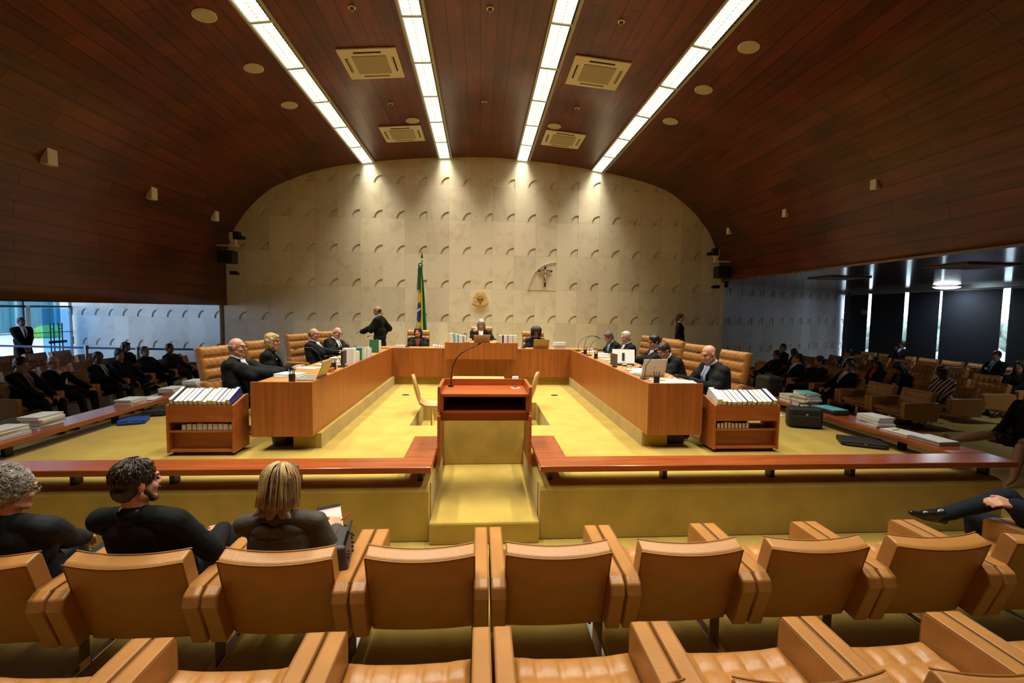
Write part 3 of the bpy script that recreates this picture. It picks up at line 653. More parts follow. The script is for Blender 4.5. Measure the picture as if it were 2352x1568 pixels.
def armchair_proto():
    """local: faces +Y, floor at z=0, .735 wide"""
    t = thing('armchair', 'x', 'armchair')
    # backrest: rear shell + tufted front
    rec = math.radians(17); ez = Vector((0, math.cos(rec), math.sin(rec))); ey = Vector((0, -math.sin(rec), math.cos(rec))); ex = Vector((-1, 0, 0))*-1
    # rear shell: curved slab lofted over width
    b = MB(); n = 12; W = .285
    prof = [(-.345, .735), (-.332, .752), (-.268, .772), (-.250, .758), (-.212, .65), (-.15, .46), (-.12, .36), (-.08, .27), (-.13, .225), (-.19, .27), (-.25, .44), (-.30, .60)]
    rs = []
    for k in range(n+1):
        u = -1+2*k/n; x = W*u; dy = .035*u*u; sq = 0.0
        dz = .012*u*u
        e = 1.0
        rs.append([Vector((x, y+dy, z+dz*(1 if z > .7 else -1))) for y, z in prof])
    b.rings(rs); back = b.build('backrest', LEATHER, t, smooth=False, bevel=.020, seg=4)
    b = MB(); Mx = M4(0, -.192, .60, Vector((1, 0, 0)), ey*1, Vector((1, 0, 0)).cross(ey)*1)
    # face normal must be +y: flip x
    Mx = M4(0, -.215, .555, Vector((-1, 0, 0)), ey, Vector((-1, 0, 0)).cross(ey))
    tufted(b, .55, .38, .045, 5, 3, Mx, curve=.03); b.build('back_cushion', LEATHER, back, smooth=True)
    b = MB()
    rr = lambda y, z: [(W*u, y+.035*u*u, z+.012*u*u*(1 if z > .7 else -1)) for u in [-1+2*k/12 for k in range(13)]]
    b.tube(rr(-.343, .740), .0042, 6); b.tube(rr(-.257, .770), .0042, 6)
    for s in (-1, 1): b.tube([(s*(W+.001), -.343+.035, .740+.012), (s*(W+.001), -.30+.035, .60), (s*(W+.001), -.245+.035, .44), (s*(W+.001), -.18+.035, .30)], .004, 6)
    b.build('piping', PIPING, back)
    # seat
    b = MB(); b.box(-.278, .278, -.14, .30, .335, .40); seat = b.build('seat', LEATHER, t, bevel=.03, seg=3)
    b = MB(); tufted(b, .55, .50, .05, 5, 4, M4(0, .085, .395, Vector((1, 0, 0)), Vector((0, 1, 0)), Vector((0, 0, 1))), curve=.02); b.build('seat_cushion', LEATHER, seat, smooth=True)
    b = MB(); b.tube([(-.27, .335, .435), (-.15, .337, .425), (0, .338, .42), (.15, .337, .425), (.27, .335, .435)], .004, 6); b.build('piping', PIPING, seat)
    # underside curve
    b = MB(); prof2 = []
    rs = []
    for k in range(9):
        u = -1+2*k/8; zb = .275+.02*u*u; rs.append([Vector((.36*u, -.17, zb)), Vector((.36*u, .30, zb+.06)), Vector((.36*u, .30, .35)), Vector((.36*u, -.17, .35))])
    b.rings(rs); b.build('seat_pan', mat('dark_underside', (.06, .025, .01), .6), t)
    for s in (-1, 1):
        b = MB(); xa, xb = sorted((s*.281, s*.3635))
        b.prism([(-.330, .52), (-.245, .27), (.33, .325), (.35, .365), (.35, .58), (.335, .60), (-.27, .60), (-.315, .575)], xa, xb, 'x')
        a = b.build('armrest', LEATHER, t, bevel=.018, seg=4)
        b = MB()
        for xx in (xa+.004, xb-.004):
            b.tube([(xx, -.27, .598), (xx, .33, .598), (xx, .347, .58), (xx, .349, .36)], .0032, 6)
        b.build('piping', PIPING, a)
    # flat-bar chrome leg under the right side
    b = MB(); b.box(.27, .30, -.02, -.01, .014, .27); b.box(.30, .33, -.02, -.01, .014, .27); b.build('leg', CHROME, t)
    b = MB(); b.box(.275, .325, -.24, .22, 0, .014); b.build('foot', CHROME, t, bevel=.003)
    b = MB()
    for y in (-.20, .18): b.cyl(.30, y, .014, .02, .009, n=10)
    b.build('bolt', BLACKMET, t)
    return t
ARM = armchair_proto(); ARM_USED = [False]
def place_arm(x, y, rz, label, group, z=FLOORZ):
    if not ARM_USED[0]:
        ARM_USED[0] = True; ARM.location = (x, y, z); ARM.rotation_euler = (0, 0, rz); ARM['label'] = label; ARM['group'] = group; return ARM
    return dup(ARM, (x, y, z), rz, label, group)
OCC_FRONT = {-4: 'man with curly grey hair', -3: 'dark-haired bearded man', -2: 'woman in the brown blazer', 5: 'man with the crossed leg'}
def seating():
    for k in range(-4, 7):
        x = .44+.74*k
        if k in OCC_FRONT: l = 'tan leather armchair in the front row under the %s' % OCC_FRONT[k]
        else: l = 'empty tan leather armchair in the front row, ' + {-1: 'next to the woman in the brown blazer', 0: 'straight in front of the lectern', 1: 'second to the right of the lectern line', 2: 'third right of the seated woman counting the lectern one as second' , 3: 'two seats left of the crossed-leg man', 4: 'next to the man with the crossed leg', 6: 'past the right edge of the photo'}[k]
        if k == 2: l = 'empty tan leather armchair in the front row, below the right judges desk'
        if k == 1: l = 'empty tan leather armchair in the front row, below the right front barrier end'
        place_arm(x, 2.68, 0, l, 'front row armchairs seen from behind')
    names = {-3: 'at the bottom left corner of the photo', -2: 'behind the dark-haired man', -1: 'behind the woman in the brown blazer', 0: 'at the bottom centre left', 1: 'at the bottom centre right', 2: 'third from the right photo edge', 3: 'at the bottom right corner', 4: 'past the bottom right corner'}
    for k in range(-3, 5):
        place_arm(.07+.74*k, 1.70, 0, 'x', 'y') if False else place_arm(.44+.74*(k-1), 1.70, 0, 'empty tufted tan armchair in the nearest row, ' + names[k], 'nearest row armchairs cut by the photo bottom')
    # side blocks
    y0s = [7.14, 7.5, 8.0, 8.4, 8.8, 9.2]
    occR = {(0, 2), (0, 3), (0, 4), (0, 5), (1, 0), (1, 1), (1, 2), (1, 5), (1, 6), (2, 5), (5, 7), (4, 2), (3, 0)}
    for r in range(6):
        xc = 7.45+1.22*r; ymax = 13.5+.494*(xc-6.78)-.95
        k = 0
        while y0s[r]+.73*(k+1) < ymax:
            y = y0s[r]+.73*(k+.5); who = ' (occupied)' if (r, k) in occR else ''
            place_arm(xc, y, PI/2, 'tan armchair, right block, %s row from the court, %s seat from the viewer' % (ORD[r], ORD[k]), 'armchairs of the right seating block'); k += 1
    place_arm(7.5, 5.45, PI/2, 'tan leather armchair at the right edge under the bare-legged woman', 'armchairs of the right seating block')
    for r in range(4):
        xc = -7.3-1.3*r; ymax = 13.4+.36*(-xc-6.75)-.9; y0 = [7.38, 7.6, 8.6, 9.4][r]
        k = 0
        while y0+.73*(k+1) < ymax:
            y = y0+.73*(k+.5)
            place_arm(xc, y, -PI/2, 'tan armchair, left block, %s row from the court, %s seat from the viewer' % (ORD[r], ORD[k]), 'armchairs of the left seating block'); k += 1
seating()

def judge_proto():
    """high-backed tufted swivel chair, faces +Y"""
    t = thing('high_back_chair', 'x', 'chair')
    rec = math.radians(12)
    def slab(name, zc, hh, yb, nv, rec, par=None):
        ey = Vector((0, -math.sin(rec), math.cos(rec))); M = M4(0, yb, zc, Vector((-1, 0, 0)), ey, Vector((-1, 0, 0)).cross(ey))
        b = MB(); tufted(b, .52, hh, .11, 5, nv, M, curve=.03, dip=.03, puff=.016)
        return b.build(name, LEATHER, par or t, smooth=False, bevel=0)
    ub = slab('backrest', .845, .40, -.345, 3, rec); ub.data.polygons.foreach_set('use_smooth', [True]*len(ub.data.polygons))
    lb = slab('lumbar_cushion', .53, .22, -.29, 1, rec); lb.data.polygons.foreach_set('use_smooth', [True]*len(lb.data.polygons))
    b = MB(); b.box(-.25, .25, -.24, .28, .32, .42); b.build('seat', LEATHER, t, bevel=.03, seg=3)
    for s in (-1, 1):
        b = MB(); xa, xb = sorted((s*.255, s*.325)); b.box(xa, xb, -.26, .22, .36, .58); b.build('armrest', LEATHER, t, bevel=.02, seg=3)
    b = MB(); b.tube([(0, 0, .0), (0, 0, .32)], .035); b.build('column', CHROME, t)
    b = MB()
    for k in range(5): a = 2*PI*k/5; b.tube([(0, 0, .05), (.28*math.cos(a), .28*math.sin(a), .018)], .018)
    b.build('star_base', CHROME, t)
    return t
JP = judge_proto(); JU = [False]
def place_judge(x, y, rz, label, z=0):
    g = 'high-backed tan chairs behind the judges desks'
    if not JU[0]:
        JU[0] = True; JP.location = (x, y, z); JP.rotation_euler = (0, 0, rz); JP['label'] = label; JP['group'] = g; return
    dup(JP, (x, y, z), rz, label, g)
for a in ((-2.98, 5.88, -PI/2-.22, 'high-backed tan chair of the balding man nearest on the left'), (-2.97, 6.93, -PI/2-.25, 'high-backed tan chair of the blonde woman in black'), (-3.08, 7.75, -PI/2+.35, 'empty high-backed tan chair behind the left desk'),
          (-3.12, 8.72, -PI/2-.35, 'high-backed tan chair of the bespectacled man beside the empty left chair'), (-3.0, 9.75, -PI/2-.7, 'high-backed tan chair at the far end of the left desk'),
          (3.10, 5.85, PI/2+.12, 'high-backed tan chair of the bald man nearest on the right'), (3.14, 7.0, PI/2+.18, 'high-backed tan chair of the man writing on the right'), (3.20, 7.95, PI/2+.2, 'high-backed tan chair just behind the dark-haired man in glasses'),
          (3.35, 8.45, PI/2+.2, 'empty high-backed tan chair behind the right desk'), (3.32, 9.35, PI/2+.35, 'high-backed tan chair of the grey-haired man with the red tie'),
          (-1.44, 10.75, PI, 'high-backed tan chair of the woman in front of the flag'), (.05, 10.85, PI, 'central high-backed tan chair under the coat of arms'), (1.28, 10.75, PI, 'high-backed tan chair of the curly-haired woman in black')):
    place_judge(*a[:4], z=(.10 if a[0] == .05 else 0))
# ------------------------------------------------------------ people
SKIN = {'light': mat('skin_light', (.56, .30, .19), .5), 'pink': mat('skin_pink', (.60, .29, .19), .48), 'tan': mat('skin_tan', (.38, .19, .105), .5), 'brown': mat('skin_brown', (.17, .075, .04), .5), 'dark': mat('skin_dark', (.085, .038, .022), .48)}
HAIRM = {'black': mat('hair_black', (.010, .008, .007), .45, bump=(60, .8, (1, 1, .15))), 'brown': mat('hair_brown', (.035, .018, .010), .42, noise=(40, .5, 3, (1, 1, .1)), bump=(70, .9, (1, 1, .12))),
         'grey': mat('hair_grey', (.30, .27, .23), .6, noise=(50, .35, 3), bump=(60, .8)), 'white': mat('hair_white', (.55, .50, .44), .6, bump=(60, .6)),
         'blonde': mat('hair_blonde', (.46, .30, .12), .45, noise=(30, .35, 3, (1, 1, .15)), bump=(60, .7, (1, 1, .15))), 'dkgrey': mat('hair_dark_grey', (.10, .085, .07), .55, bump=(60, .8)),
         'bob': mat('hair_light_brown', (.16, .095, .045), .38, noise=(22, .55, 4, (1, 1, .10)), bump=(60, .9, (1, 1, .1)))}
CLO = {'black': mat('black_cloth', (.007, .007, .008), .85, spec=.22, bump=(30, .3)), 'robe': mat('black_robe', (.0055, .0055, .006), .8, spec=.2, bump=(18, .5)), 'navy': mat('navy_cloth', (.010, .014, .024), .85, spec=.2, bump=(30, .3)),
       'charcoal': mat('charcoal_cloth', (.016, .018, .022), .85, spec=.25, bump=(30, .3)), 'brownblazer': mat('brown_blazer_cloth', (.050, .036, .024), .75, bump=(30, .35)), 'white': mat('white_shirt', (.70, .70, .72), .7),
       'blueshirt': mat('pale_blue_shirt', (.38, .48, .66), .7), 'red': mat('red_cloth', (.45, .02, .02), .7), 'darkred': mat('dark_red_cloth', (.10, .010, .014), .75), 'purple': mat('mauve_shirt', (.26, .15, .24), .7),
       'bluetie': mat('blue_tie', (.08, .16, .32), .5), 'redtie': mat('red_tie', (.50, .015, .02), .5), 'darktie': mat('dark_tie', (.02, .02, .04), .5), 'greytie': mat('slate_tie', (.10, .10, .16), .5), 'tealshirt': mat('grey_teal_shirt', (.16, .26, .25), .7),
       'striped': None, 'shoe': mat('black_shoe_leather', (.012, .011, .011), .22), 'skirt': mat('patterned_skirt', (.05, .04, .05), .7, noise=(30, .8, 2)), 'check': mat('dark_check', (.03, .035, .05), .7)}
def stripes():
    m = bpy.data.materials.new('striped_knit'); m.use_nodes = True; N = m.node_tree.nodes; L = m.node_tree.links; b = N['Principled BSDF']
    tc = N.new('ShaderNodeTexCoord'); mp = N.new('ShaderNodeMapping'); L.new(tc.outputs['Object'], mp.inputs[0]); mp.inputs['Rotation'].default_value = (.5, .7, 0)
    wv = N.new('ShaderNodeTexWave'); wv.inputs['Scale'].default_value = 5; wv.inputs['Distortion'].default_value = .6; L.new(mp.outputs[0], wv.inputs[0])
    r = N.new('ShaderNodeValToRGB'); r.color_ramp.interpolation = 'CONSTANT'; e = r.color_ramp.elements; e[0].color = (.08, .01, .02, 1); e[1].color = (.55, .5, .5, 1); e[1].position = .72
    L.new(wv.outputs[1], r.inputs[0]); L.new(r.outputs[0], b.inputs[0]); b.inputs['Roughness'].default_value = .8; return m
CLO['striped'] = stripes()
EYEM = mat('eye_dark', (.02, .012, .01), .2); LIPM = mat('lips', (.34, .12, .10), .5); GLASSM = mat('spectacle_frame', (.03, .02, .015), .3)
BEARDM = mat('beard_brown', (.040, .020, .012), .7, bump=(80, .8))

def ik(a, c, l1, l2, hint):
    a, c = Vector(a), Vector(c); d = c-a; D = d.length
    if D > (l1+l2)*.995: c = a+d.normalized()*(l1+l2)*.995; d = c-a; D = d.length
    D = max(D, abs(l1-l2)+.02)
    n = d.normalized(); h = Vector(hint); h = (h - n*h.dot(n)); h = h.normalized() if h.length > 1e-6 else Vector((0, 0, 1))
    x = (l1*l1 - l2*l2 + D*D)/(2*D); y = math.sqrt(max(l1*l1-x*x, 0))
    return a+n*x+h*y, c
def rmat(yaw=0, pitch=0, roll=0):
    """yaw>0 turns left, pitch>0 looks up, roll>0 tips toward the right shoulder"""
    return (Matrix.Rotation(yaw, 3, 'Z') @ Matrix.Rotation(pitch, 3, 'X') @ Matrix.Rotation(roll, 3, 'Y'))
def blob(mb, name, m, parent, vox, smooth=4, disp=None, noremesh=False):
    o = mb.build(name, m, parent, smooth=True)
    r = o.modifiers.new('skin', 'REMESH'); r.mode = 'VOXEL'; r.voxel_size = vox; r.use_smooth_shade = True
    if smooth: s = o.modifiers.new('smooth', 'SMOOTH'); s.factor = .5; s.iterations = smooth
    if disp:
        key = 'clouds_%g_%g' % (disp[0], disp[2] if len(disp) > 2 else 2)
        tx = bpy.data.textures.get(key) or bpy.data.textures.new(key, 'CLOUDS'); tx.noise_scale = disp[0]; tx.noise_depth = int(disp[2]) if len(disp) > 2 else 2
        d = o.modifiers.new('folds', 'DISPLACE'); d.texture = tx; d.strength = disp[1]; d.texture_coords = 'LOCAL'
    return o
def hand(b, w, d, nrm, side, curl=.5, spread=.0, s=1.0, fr=.0088):
    """palm, four unequal bent fingers and a thumb; d points along the hand, nrm is the palm side"""
    w = Vector(w); d = Vector(d).normalized(); nrm = Vector(nrm); nrm = (nrm-d*nrm.dot(d)).normalized(); sd = d.cross(nrm)*side
    for k in range(4):
        off = (k-1.5)*.0195; b.cap(w+sd*off*.7, .016*s, w+d*.078*s+sd*off, .0125*s, 8)
    ln = (.056, .074, .080, .070)                  # little to index
    for k in range(4):
        off = (k-1.5)*.0205; base = w+d*.082*s+sd*off; dd = (d+sd*(k-1.5)*spread).normalized(); c = curl*(1.12-.08*k)
        d1 = dd*math.cos(c)+nrm*math.sin(c); d2 = dd*math.cos(c*2.1)+nrm*math.sin(c*2.1); L_ = ln[k]*s
        p1 = base+d1*L_*.55; p2 = p1+d2*L_*.45
        b.cap(base, fr*1.08, p1, fr, 8); b.cap(p1, fr, p2, fr*.85, 8)
    t0 = w+d*.022*s+sd*.030*s; t1 = t0+(d*.70+sd*.62+nrm*.25).normalized()*.042*s; t2 = t1+(d*.92+sd*.15+nrm*.35).normalized()*.034*s
    b.cap(w+sd*.015, .016*s, t1, .0125*s, 8); b.cap(t1, .0115*s, t2, .0095*s, 8)

def person(label, loc, rz, ph=.50, footdir=None, lean=0.0, bend=0.0, side=0.0, twist=0.0, head=(0, 0, 0), hands=None, feet=None, outfit='suit', top='black', legs=None, shirt='white', tie='darktie',
           skin='light', hair='short', hc='black', vox=.011, scale=1.0, specs=False, beard=False, curl=(.5, .5), palm=((0, 0, -1), (0, 0, -1)), elbow=None, kneehint=None, stand=False, female=False, extra=None, group=None, nodetail=False, slim=1.0, hdisp=None, handdir=None):
    t = thing('person', label, 'person', loc, rz, group); t.scale = (scale,)*3; ph = ph
    X = Vector((1, 0, 0)); P = Vector((0, 0, ph))
    u1 = Vector((math.sin(side), math.sin(lean)*math.cos(side), math.cos(lean)*math.cos(side)))
    l2 = lean+bend; u2 = Vector((math.sin(side), math.sin(l2)*math.cos(side), math.cos(l2)*math.cos(side)))
    CH = P+u1*.26; N = CH+u2*.25
    R = rmat(twist); r = (R @ X); r = (r-u2*r.dot(u2)).normalized(); f = u2.cross(r)       # chest right / front
    f1 = (Vector((0, 1, 0)) - u1*u1.y).normalized(); r1 = f1.cross(u1)*1
    w = slim*(.90 if female else 1.0); SH = .180*w
    # head
    yaw, pit, rol = head; hm = rmat(yaw, pit, rol); hr, hf, hu = hm @ Vector((1, 0, 0)), hm @ Vector((0, 1, 0)), hm @ Vector((0, 0, 1))
    nd = (u2*.55+hu*.45).normalized(); H = N+nd*.050+hu*.110+hf*.012
    hp = lambda x, y, z: H+hr*x+hf*y+hu*z
    arms = []
    for s in (-1, 1):
        sh = N-u2*.055+r*SH*s
        default = P+Vector((.16*s, .30, .10))
        hd = (hands[0] if s < 0 else hands[1]) if hands else None
        tg = Vector(hd) if hd is not None else default
        eh = (elbow[0] if s < 0 else elbow[1]) if elbow else (s*.35, -.5, -.9)
        el, wr = ik(sh, tg, .275, .250, eh); arms.append((sh, el, wr))
    legp = []
    for s in (-1, 1):
        hip = P+Vector((.092*s, .02, -.02)); ft = (feet[0] if s < 0 else feet[1]) if feet else ((s*.12, .52, .09) if not stand else (s*.10, 0, .09))
        kh = (kneehint[0] if s < 0 else kneehint[1]) if kneehint else ((s*.15, .6, 1) if not stand else (s*.1, 1, 0))
        kn, an = ik(hip, ft, .43, .42, kh); legp.append((hip, kn, an))
    # ---- body: one continuous surface
    b = MB()
    b.ell(hp(0, -.012, .030), (.073, .090, .082), hm); b.ell(hp(0, .026, -.035), (.058, .062, .074), hm)
    b.cap(hp(-.030, .062, -.092), .017, hp(.030, .062, -.092), .017); b.ell(hp(0, .075, -.095), (.022, .018, .018), hm)
    for s in (-1, 1):
        b.cap(hp(s*.052, .0, -.060), .020, hp(s*.028, .060, -.092), .018); b.ell(hp(s*.034, .062, -.030), (.022, .022, .024), hm); b.ell(hp(s*.076, -.008, -.008), (.010, .018, .031), hm)
    b.cap(hp(-.036, .076, .030), .013, hp(.036, .076, .030), .013); b.cap(hp(0, .084, .018), .009, hp(0, .106, -.022), .0135)
    for s in (-1, 1): b.ell(hp(s*.013, .094, -.024), .010)
    b.cap(hp(-.018, .078, -.060), .012, hp(.018, .078, -.060), .012)
    b.cap(N-u2*.04, .058*(.85 if female else 1), H-hu*.055-hf*.018, .053*(.85 if female else 1))
    b.ell(CH+u2*.09, (.135*w, .085, .15), M3(r, f, u2)); b.ell(P+u1*.14, (.12*w, .085, .15), M3(r1, f1, u1)); b.ell(P, (.14*w, .10, .10))
    b.cap(N-u2*.06-r*SH*.8, .045, N-u2*.06+r*SH*.8, .045)
    fr = max(.0088, vox*.95)
    for i, (sh, el, wr) in enumerate(arms):
        s = -1 if i == 0 else 1
        b.cap(sh, .045, el, .036); b.cap(el, .036, wr, .025)
        d = (wr-el).normalized() if not (handdir and handdir[i]) else Vector(handdir[i]).normalized()
        hand(b, wr+d*.005, d, palm[i], s*1, curl[i], fr=fr, s=.95 if female else 1.0)
    for i, (hip, kn, an) in enumerate(legp):
        q_ = 1.0 if legs != 'skirt' else 1.25
        b.cap(hip, .07*q_, kn, .048*q_); b.cap(kn, .048*q_, kn+(an-kn)*.35, .050*q_); b.cap(kn+(an-kn)*.35, .050*q_, an, .034)
        fd = Vector(footdir[i]).normalized() if footdir and footdir[i] else foot_dir(kn, an, i, stand); dn = (an-kn).normalized(); dn = (dn-fd*dn.dot(fd)).normalized(); b.cap(an, .032, an+fd*.11+dn*.04, .022)
    blob(b, 'body', SKIN[skin], t, vox, 3)
    # ---- clothes
    legs = legs or top; vc = vox*1.35
    jm = CLO[top]; b = MB(); rob = outfit == 'robe'; g = .016 if not rob else .030
    b.ell(CH+u2*.075, (.178*w+g*.5, .115+g*.5, .175), M3(r, f, u2)); b.ell(P+u1*.14, (.165*w+g, .122+g, .19), M3(r1, f1, u1)); b.ell(CH+u2*.13-f*.02, (.165*w+g*.5, .095, .11), M3(r, f, u2))
    b.ell(P+Vector((0, .01, .0)), (.165*w+g*.5, .13+g, .115))
    if female: b.ell(CH+u2*.06+f*.05-r*.0, (.12, .075, .075), M3(r, f, u2))
    for i, (sh, el, wr) in enumerate(arms):
        s = -1 if i == 0 else 1
        b.cap(N-u2*.008+r*.045*s-f*.01, .050, sh+u2*.008, .058*(.9 if female else 1)+g*.3); b.cap(sh, .060*(.88 if female else 1)+g*.35, el, .050+g*.6); b.cap(el, .050+g*.6, wr-(wr-el).normalized()*.012, .036+g*.9)
        if rob and not stand: b.cap(sh-u2*.03-f*.02, .085, P+X*.20*s+Vector((0, .06, .04)), .115); b.cap((sh+el)*.5, .085, el-Vector((0, 0, .08)), .075)
        if rob: b.cap(sh-f*.03, .075, el-u2*.05-f*.02+r*.03*s, .085); b.cap(el, .07, wr-(wr-el)*.25-Vector((0, 0, .03)), .06)
    b.cap(N-u2*.06-f*.012, .085, N-u2*.002-f*.016, .068*(.9 if female else 1))
    if rob:
        for s in (-1, 1): b.cap(N+r*.07*s-f*.035, .045, sh_mid(arms, s)+r*.02*s, .075)
    if outfit in ('suit', 'robe') and not stand:
        for i, (hip, kn, an) in enumerate(legp): b.cap(hip, .10, hip+(kn-hip)*.35, .092)
    if stand:
        for s in (-1, 1): b.cap(P+Vector((s*.05, 0, 0)), .12, P+Vector((s*.06, 0, -.20)), .115)
    if outfit == 'robe' and stand: b.cap(P, .14, P-Vector((0, 0, .45)), .17)
    blob(b, 'jacket' if outfit != 'knit' else 'jumper', jm, t, vc, 4, disp=(.16, .022 if not rob else .035))
    b = MB()
    b.ell(P+Vector((0, 0, -.02)), (.158*w, .125, .10))
    for hip, kn, an in legp:
        if legs == 'skirt': b.cap(hip, .095, hip+(kn-hip)*.8, .080)
        else: b.cap(hip, .088, kn, .064); b.cap(kn, .064, an+Vector((0, 0, .0)), .050)
    blob(b, 'skirt' if legs == 'skirt' else 'trousers', CLO[legs], t, vc, 3, disp=(.12, .014))
    for i, (hip, kn, an) in enumerate(legp if legs != 'skirt' else []):
        fd = Vector(footdir[i]).normalized() if footdir and footdir[i] else foot_dir(kn, an, i, stand); sd = Vector((-fd.y, fd.x, 0)).normalized(); up = fd.cross(sd)*-1 if False else sd.cross(fd)*-1
        dn = (an-kn).normalized(); dn = (dn - fd*dn.dot(fd)).normalized()
        b = MB(); b.cap(an-dn*.03, .043, an+dn*.01+fd*.03, .042); b.cap(an+fd*.03, .043, an+fd*.09+dn*.025, .036); b.cap(an+dn*.030-fd*.045, .036, an+dn*.045+fd*.10, .038); b.cap(an+dn*.045+fd*.10, .036, an+dn*.052+fd*.19, .022); b.cap(an-fd*.01, .042, an+dn*.02, .040); b.cap(an+dn*.058-fd*.05, .022, an+dn*.058-fd*.03, .022)
        blob(b, 'shoe', CLO['shoe'], t, max(vox, .009), 3)
    if outfit in ('suit', 'robe') and shirt:
        # shirt front in the V of the jacket, with collar and tie
        ys = .118+g*.8+.012; off = [(.0, .052, .066), (-.05, .052, .088), (-.11, .046, ys-.014), (-.20, .030, ys+.004), (-.28, .012, ys+.004)]
        vs = []; base = N
        for dz, hw, fy in off:
            c = base+u2*dz+f*fy
            for q in (-1, 0, 1): vs.append(c+r*hw*q+f*(.006 if q == 0 else 0))
        fs = [(3*i+j, 3*i+j+1, 3*i+j+4, 3*i+j+3) for i in range(4) for j in range(2)]
        bb = MB(); bb.add(vs, [x[::-1] for x in fs]); o = bb.build('shirt', CLO[shirt], t, smooth=True); so = o.modifiers.new('s', 'SOLIDIFY'); so.thickness = .02; so.offset = -1
        bb = MB(); ring = []
        for k in range(13): a = 2*PI*k/12; ring.append(N+u2*(.022-.022*math.cos(a))*1.0+nd*.012 + r*(.058*math.sin(a)) + f*(.006+.062*math.cos(a)))
        bb.tube(ring, .013, 6); bb.build('collar', CLO[shirt], o, smooth=True)
        if tie:
            bb = MB(); pts = [N+u2*(-.012)+f*.088, N-u2*.05+f*.116, N-u2*.11+f*(ys+.022), N-u2*.20+f*(ys+.034), N-u2*.27+f*(ys+.032)]
            rs = []
            for k, (p, hw) in enumerate(zip(pts, (.018, .013, .018, .022, .024))): rs.append([p-r*hw, p-f*.006, p+r*hw, p+f*.006])
            bb.rings(rs); bb.build('tie', CLO[tie], t)
    if not nodetail:
        for s in (-1, 1): b = MB(); b.ell(hp(s*.031, .081, .004), (.0125, .008, .0065), hm, 10, 6); b.build('eye', EYEM, t, smooth=True)
        b = MB(); b.cap(hp(-.020, .089, -.061), .0055, hp(.020, .089, -.061), .0055, 8); b.build('mouth', LIPM, t, smooth=True)
        for s in (-1, 1): b = MB(); b.cap(hp(s*.018, .090, .033), .0045, hp(s*.046, .079, .034), .0035, 6); b.build('eyebrow', HAIRM[hc if hc in HAIRM else 'black'], t, smooth=True)
    if specs:
        b = MB()
        for s in (-1, 1):
            b.tube([hp(s*.034+.024*math.cos(a), .099, .002+.017*math.sin(a)) for a in [2*PI*k/12 for k in range(13)]], .0026, 5)
            b.tube([hp(s*.058, .097, .006), hp(s*.078, .06, .008), hp(s*.080, -.005, .008)], .0026, 5)
        b.tube([hp(-.010, .100, .006), hp(.010, .100, .006)], .0026, 5); b.build('glasses', GLASSM, t)
    if beard:
        b = MB()
        for s in (-1, 1): b.cap(hp(s*.064, .018, -.040), .011, hp(s*.044, .052, -.092), .017); b.cap(hp(s*.044, .052, -.092), .017, hp(0, .078, -.108), .019)
        b.cap(hp(-.028, .088, -.048), .010, hp(.028, .088, -.048), .010); blob(b, 'beard', BEARDM, t, max(vox*.8, .005), 2, disp=(.02, .006))
    # ---- hair
    hm_ = HAIRM[hc]; b = MB(); hv = max(vox*.9, .006); dsp = hdisp or (.03, .010)
    if hair in ('short', 'crop', 'pony', 'bun', 'long', 'bob', 'bob2'):
        th = .012 if hair != 'crop' else .005
        b.ell(hp(0, -.018, .038), (.073+th, .088+th, .080+th), hm); b.ell(hp(0, -.052, -.024), (.064+th*.7, .048+th, .068), hm)
        if hair != 'crop': b.cap(hp(-.036, .048, .094), .017, hp(.036, .046, .095), .017)
        for s in (-1, 1): b.cap(hp(s*.070, .010, .035), .016, hp(s*.073, .002, .010 if hair in ('short', 'crop') else -.03), .011)
    if hair == 'fringe':
        for s in (-1, 1):
            b.cap(hp(s*.068, .002, .024), .010, hp(s*.071, -.002, .004), .009)
        b.ell(hp(0, -.034, .008), (.0785, .076, .042), hm); b.ell(hp(0, -.050, -.030), (.060, .050, .035), hm); dsp = (.02, .005)
    if hair == 'bob':
        for s in (-1, 1): b.cap(hp(s*.072, .010, .03), .026, hp(s*.080, .005, -.085), .024); b.cap(hp(s*.055, -.05, .0), .045, hp(s*.055, -.045, -.10), .035)
        b.cap(hp(-.05, .062, .075), .022, hp(.03, .066, .070), .022)
    if hair == 'bob2':
        for s in (-1, 1):
            b.cap(hp(s*.062, -.010, .03), .038, hp(s*.070, -.005, -.060), .034); b.cap(hp(s*.045, -.050, .03), .060, hp(s*.048, -.045, -.07), .056); b.cap(hp(s*.048, -.045, -.07), .050, hp(s*.060, -.065, -.135), .028); b.cap(hp(s*.066, -.060, -.12), .022, hp(s*.100, -.075, -.150), .010)
        b.cap(hp(0, -.055, .0), .066, hp(0, -.055, -.08), .058); b.cap(hp(0, -.055, -.08), .055, hp(-.01, -.07, -.145), .028)
        dsp = (.05, .006)
    if hair == 'long':
        for s in (-1, 1): b.cap(hp(s*.074, .005, .02), .026, hp(s*.088, .015, -.16), .024); b.cap(hp(s*.05, -.05, -.02), .045, hp(s*.055, -.05, -.20), .032)
        b.cap(hp(-.05, .060, .078), .020, hp(.045, .060, .078), .020)
    if hair == 'afro':
        b.ell(hp(0, -.030, .045), (.135, .115, .115), hm)
        for s in (-1, 1): b.cap(hp(s*.085, -.01, .02), .045, hp(s*.085, -.015, -.075), .038)
        dsp = (.02, .03, 3)
    if hair == 'curly':
        b.ell(hp(0, -.025, .045), (.094, .105, .092), hm); b.cap(hp(-.05, -.06, .0), .050, hp(.05, -.06, .0), .050); b.cap(hp(-.04, -.07, -.06), .034, hp(.04, -.07, -.06), .034)
        for s in (-1, 1): b.cap(hp(s*.080, -.005, .03), .026, hp(s*.078, -.02, -.01), .022)
        dsp = (.016, .032, 3)
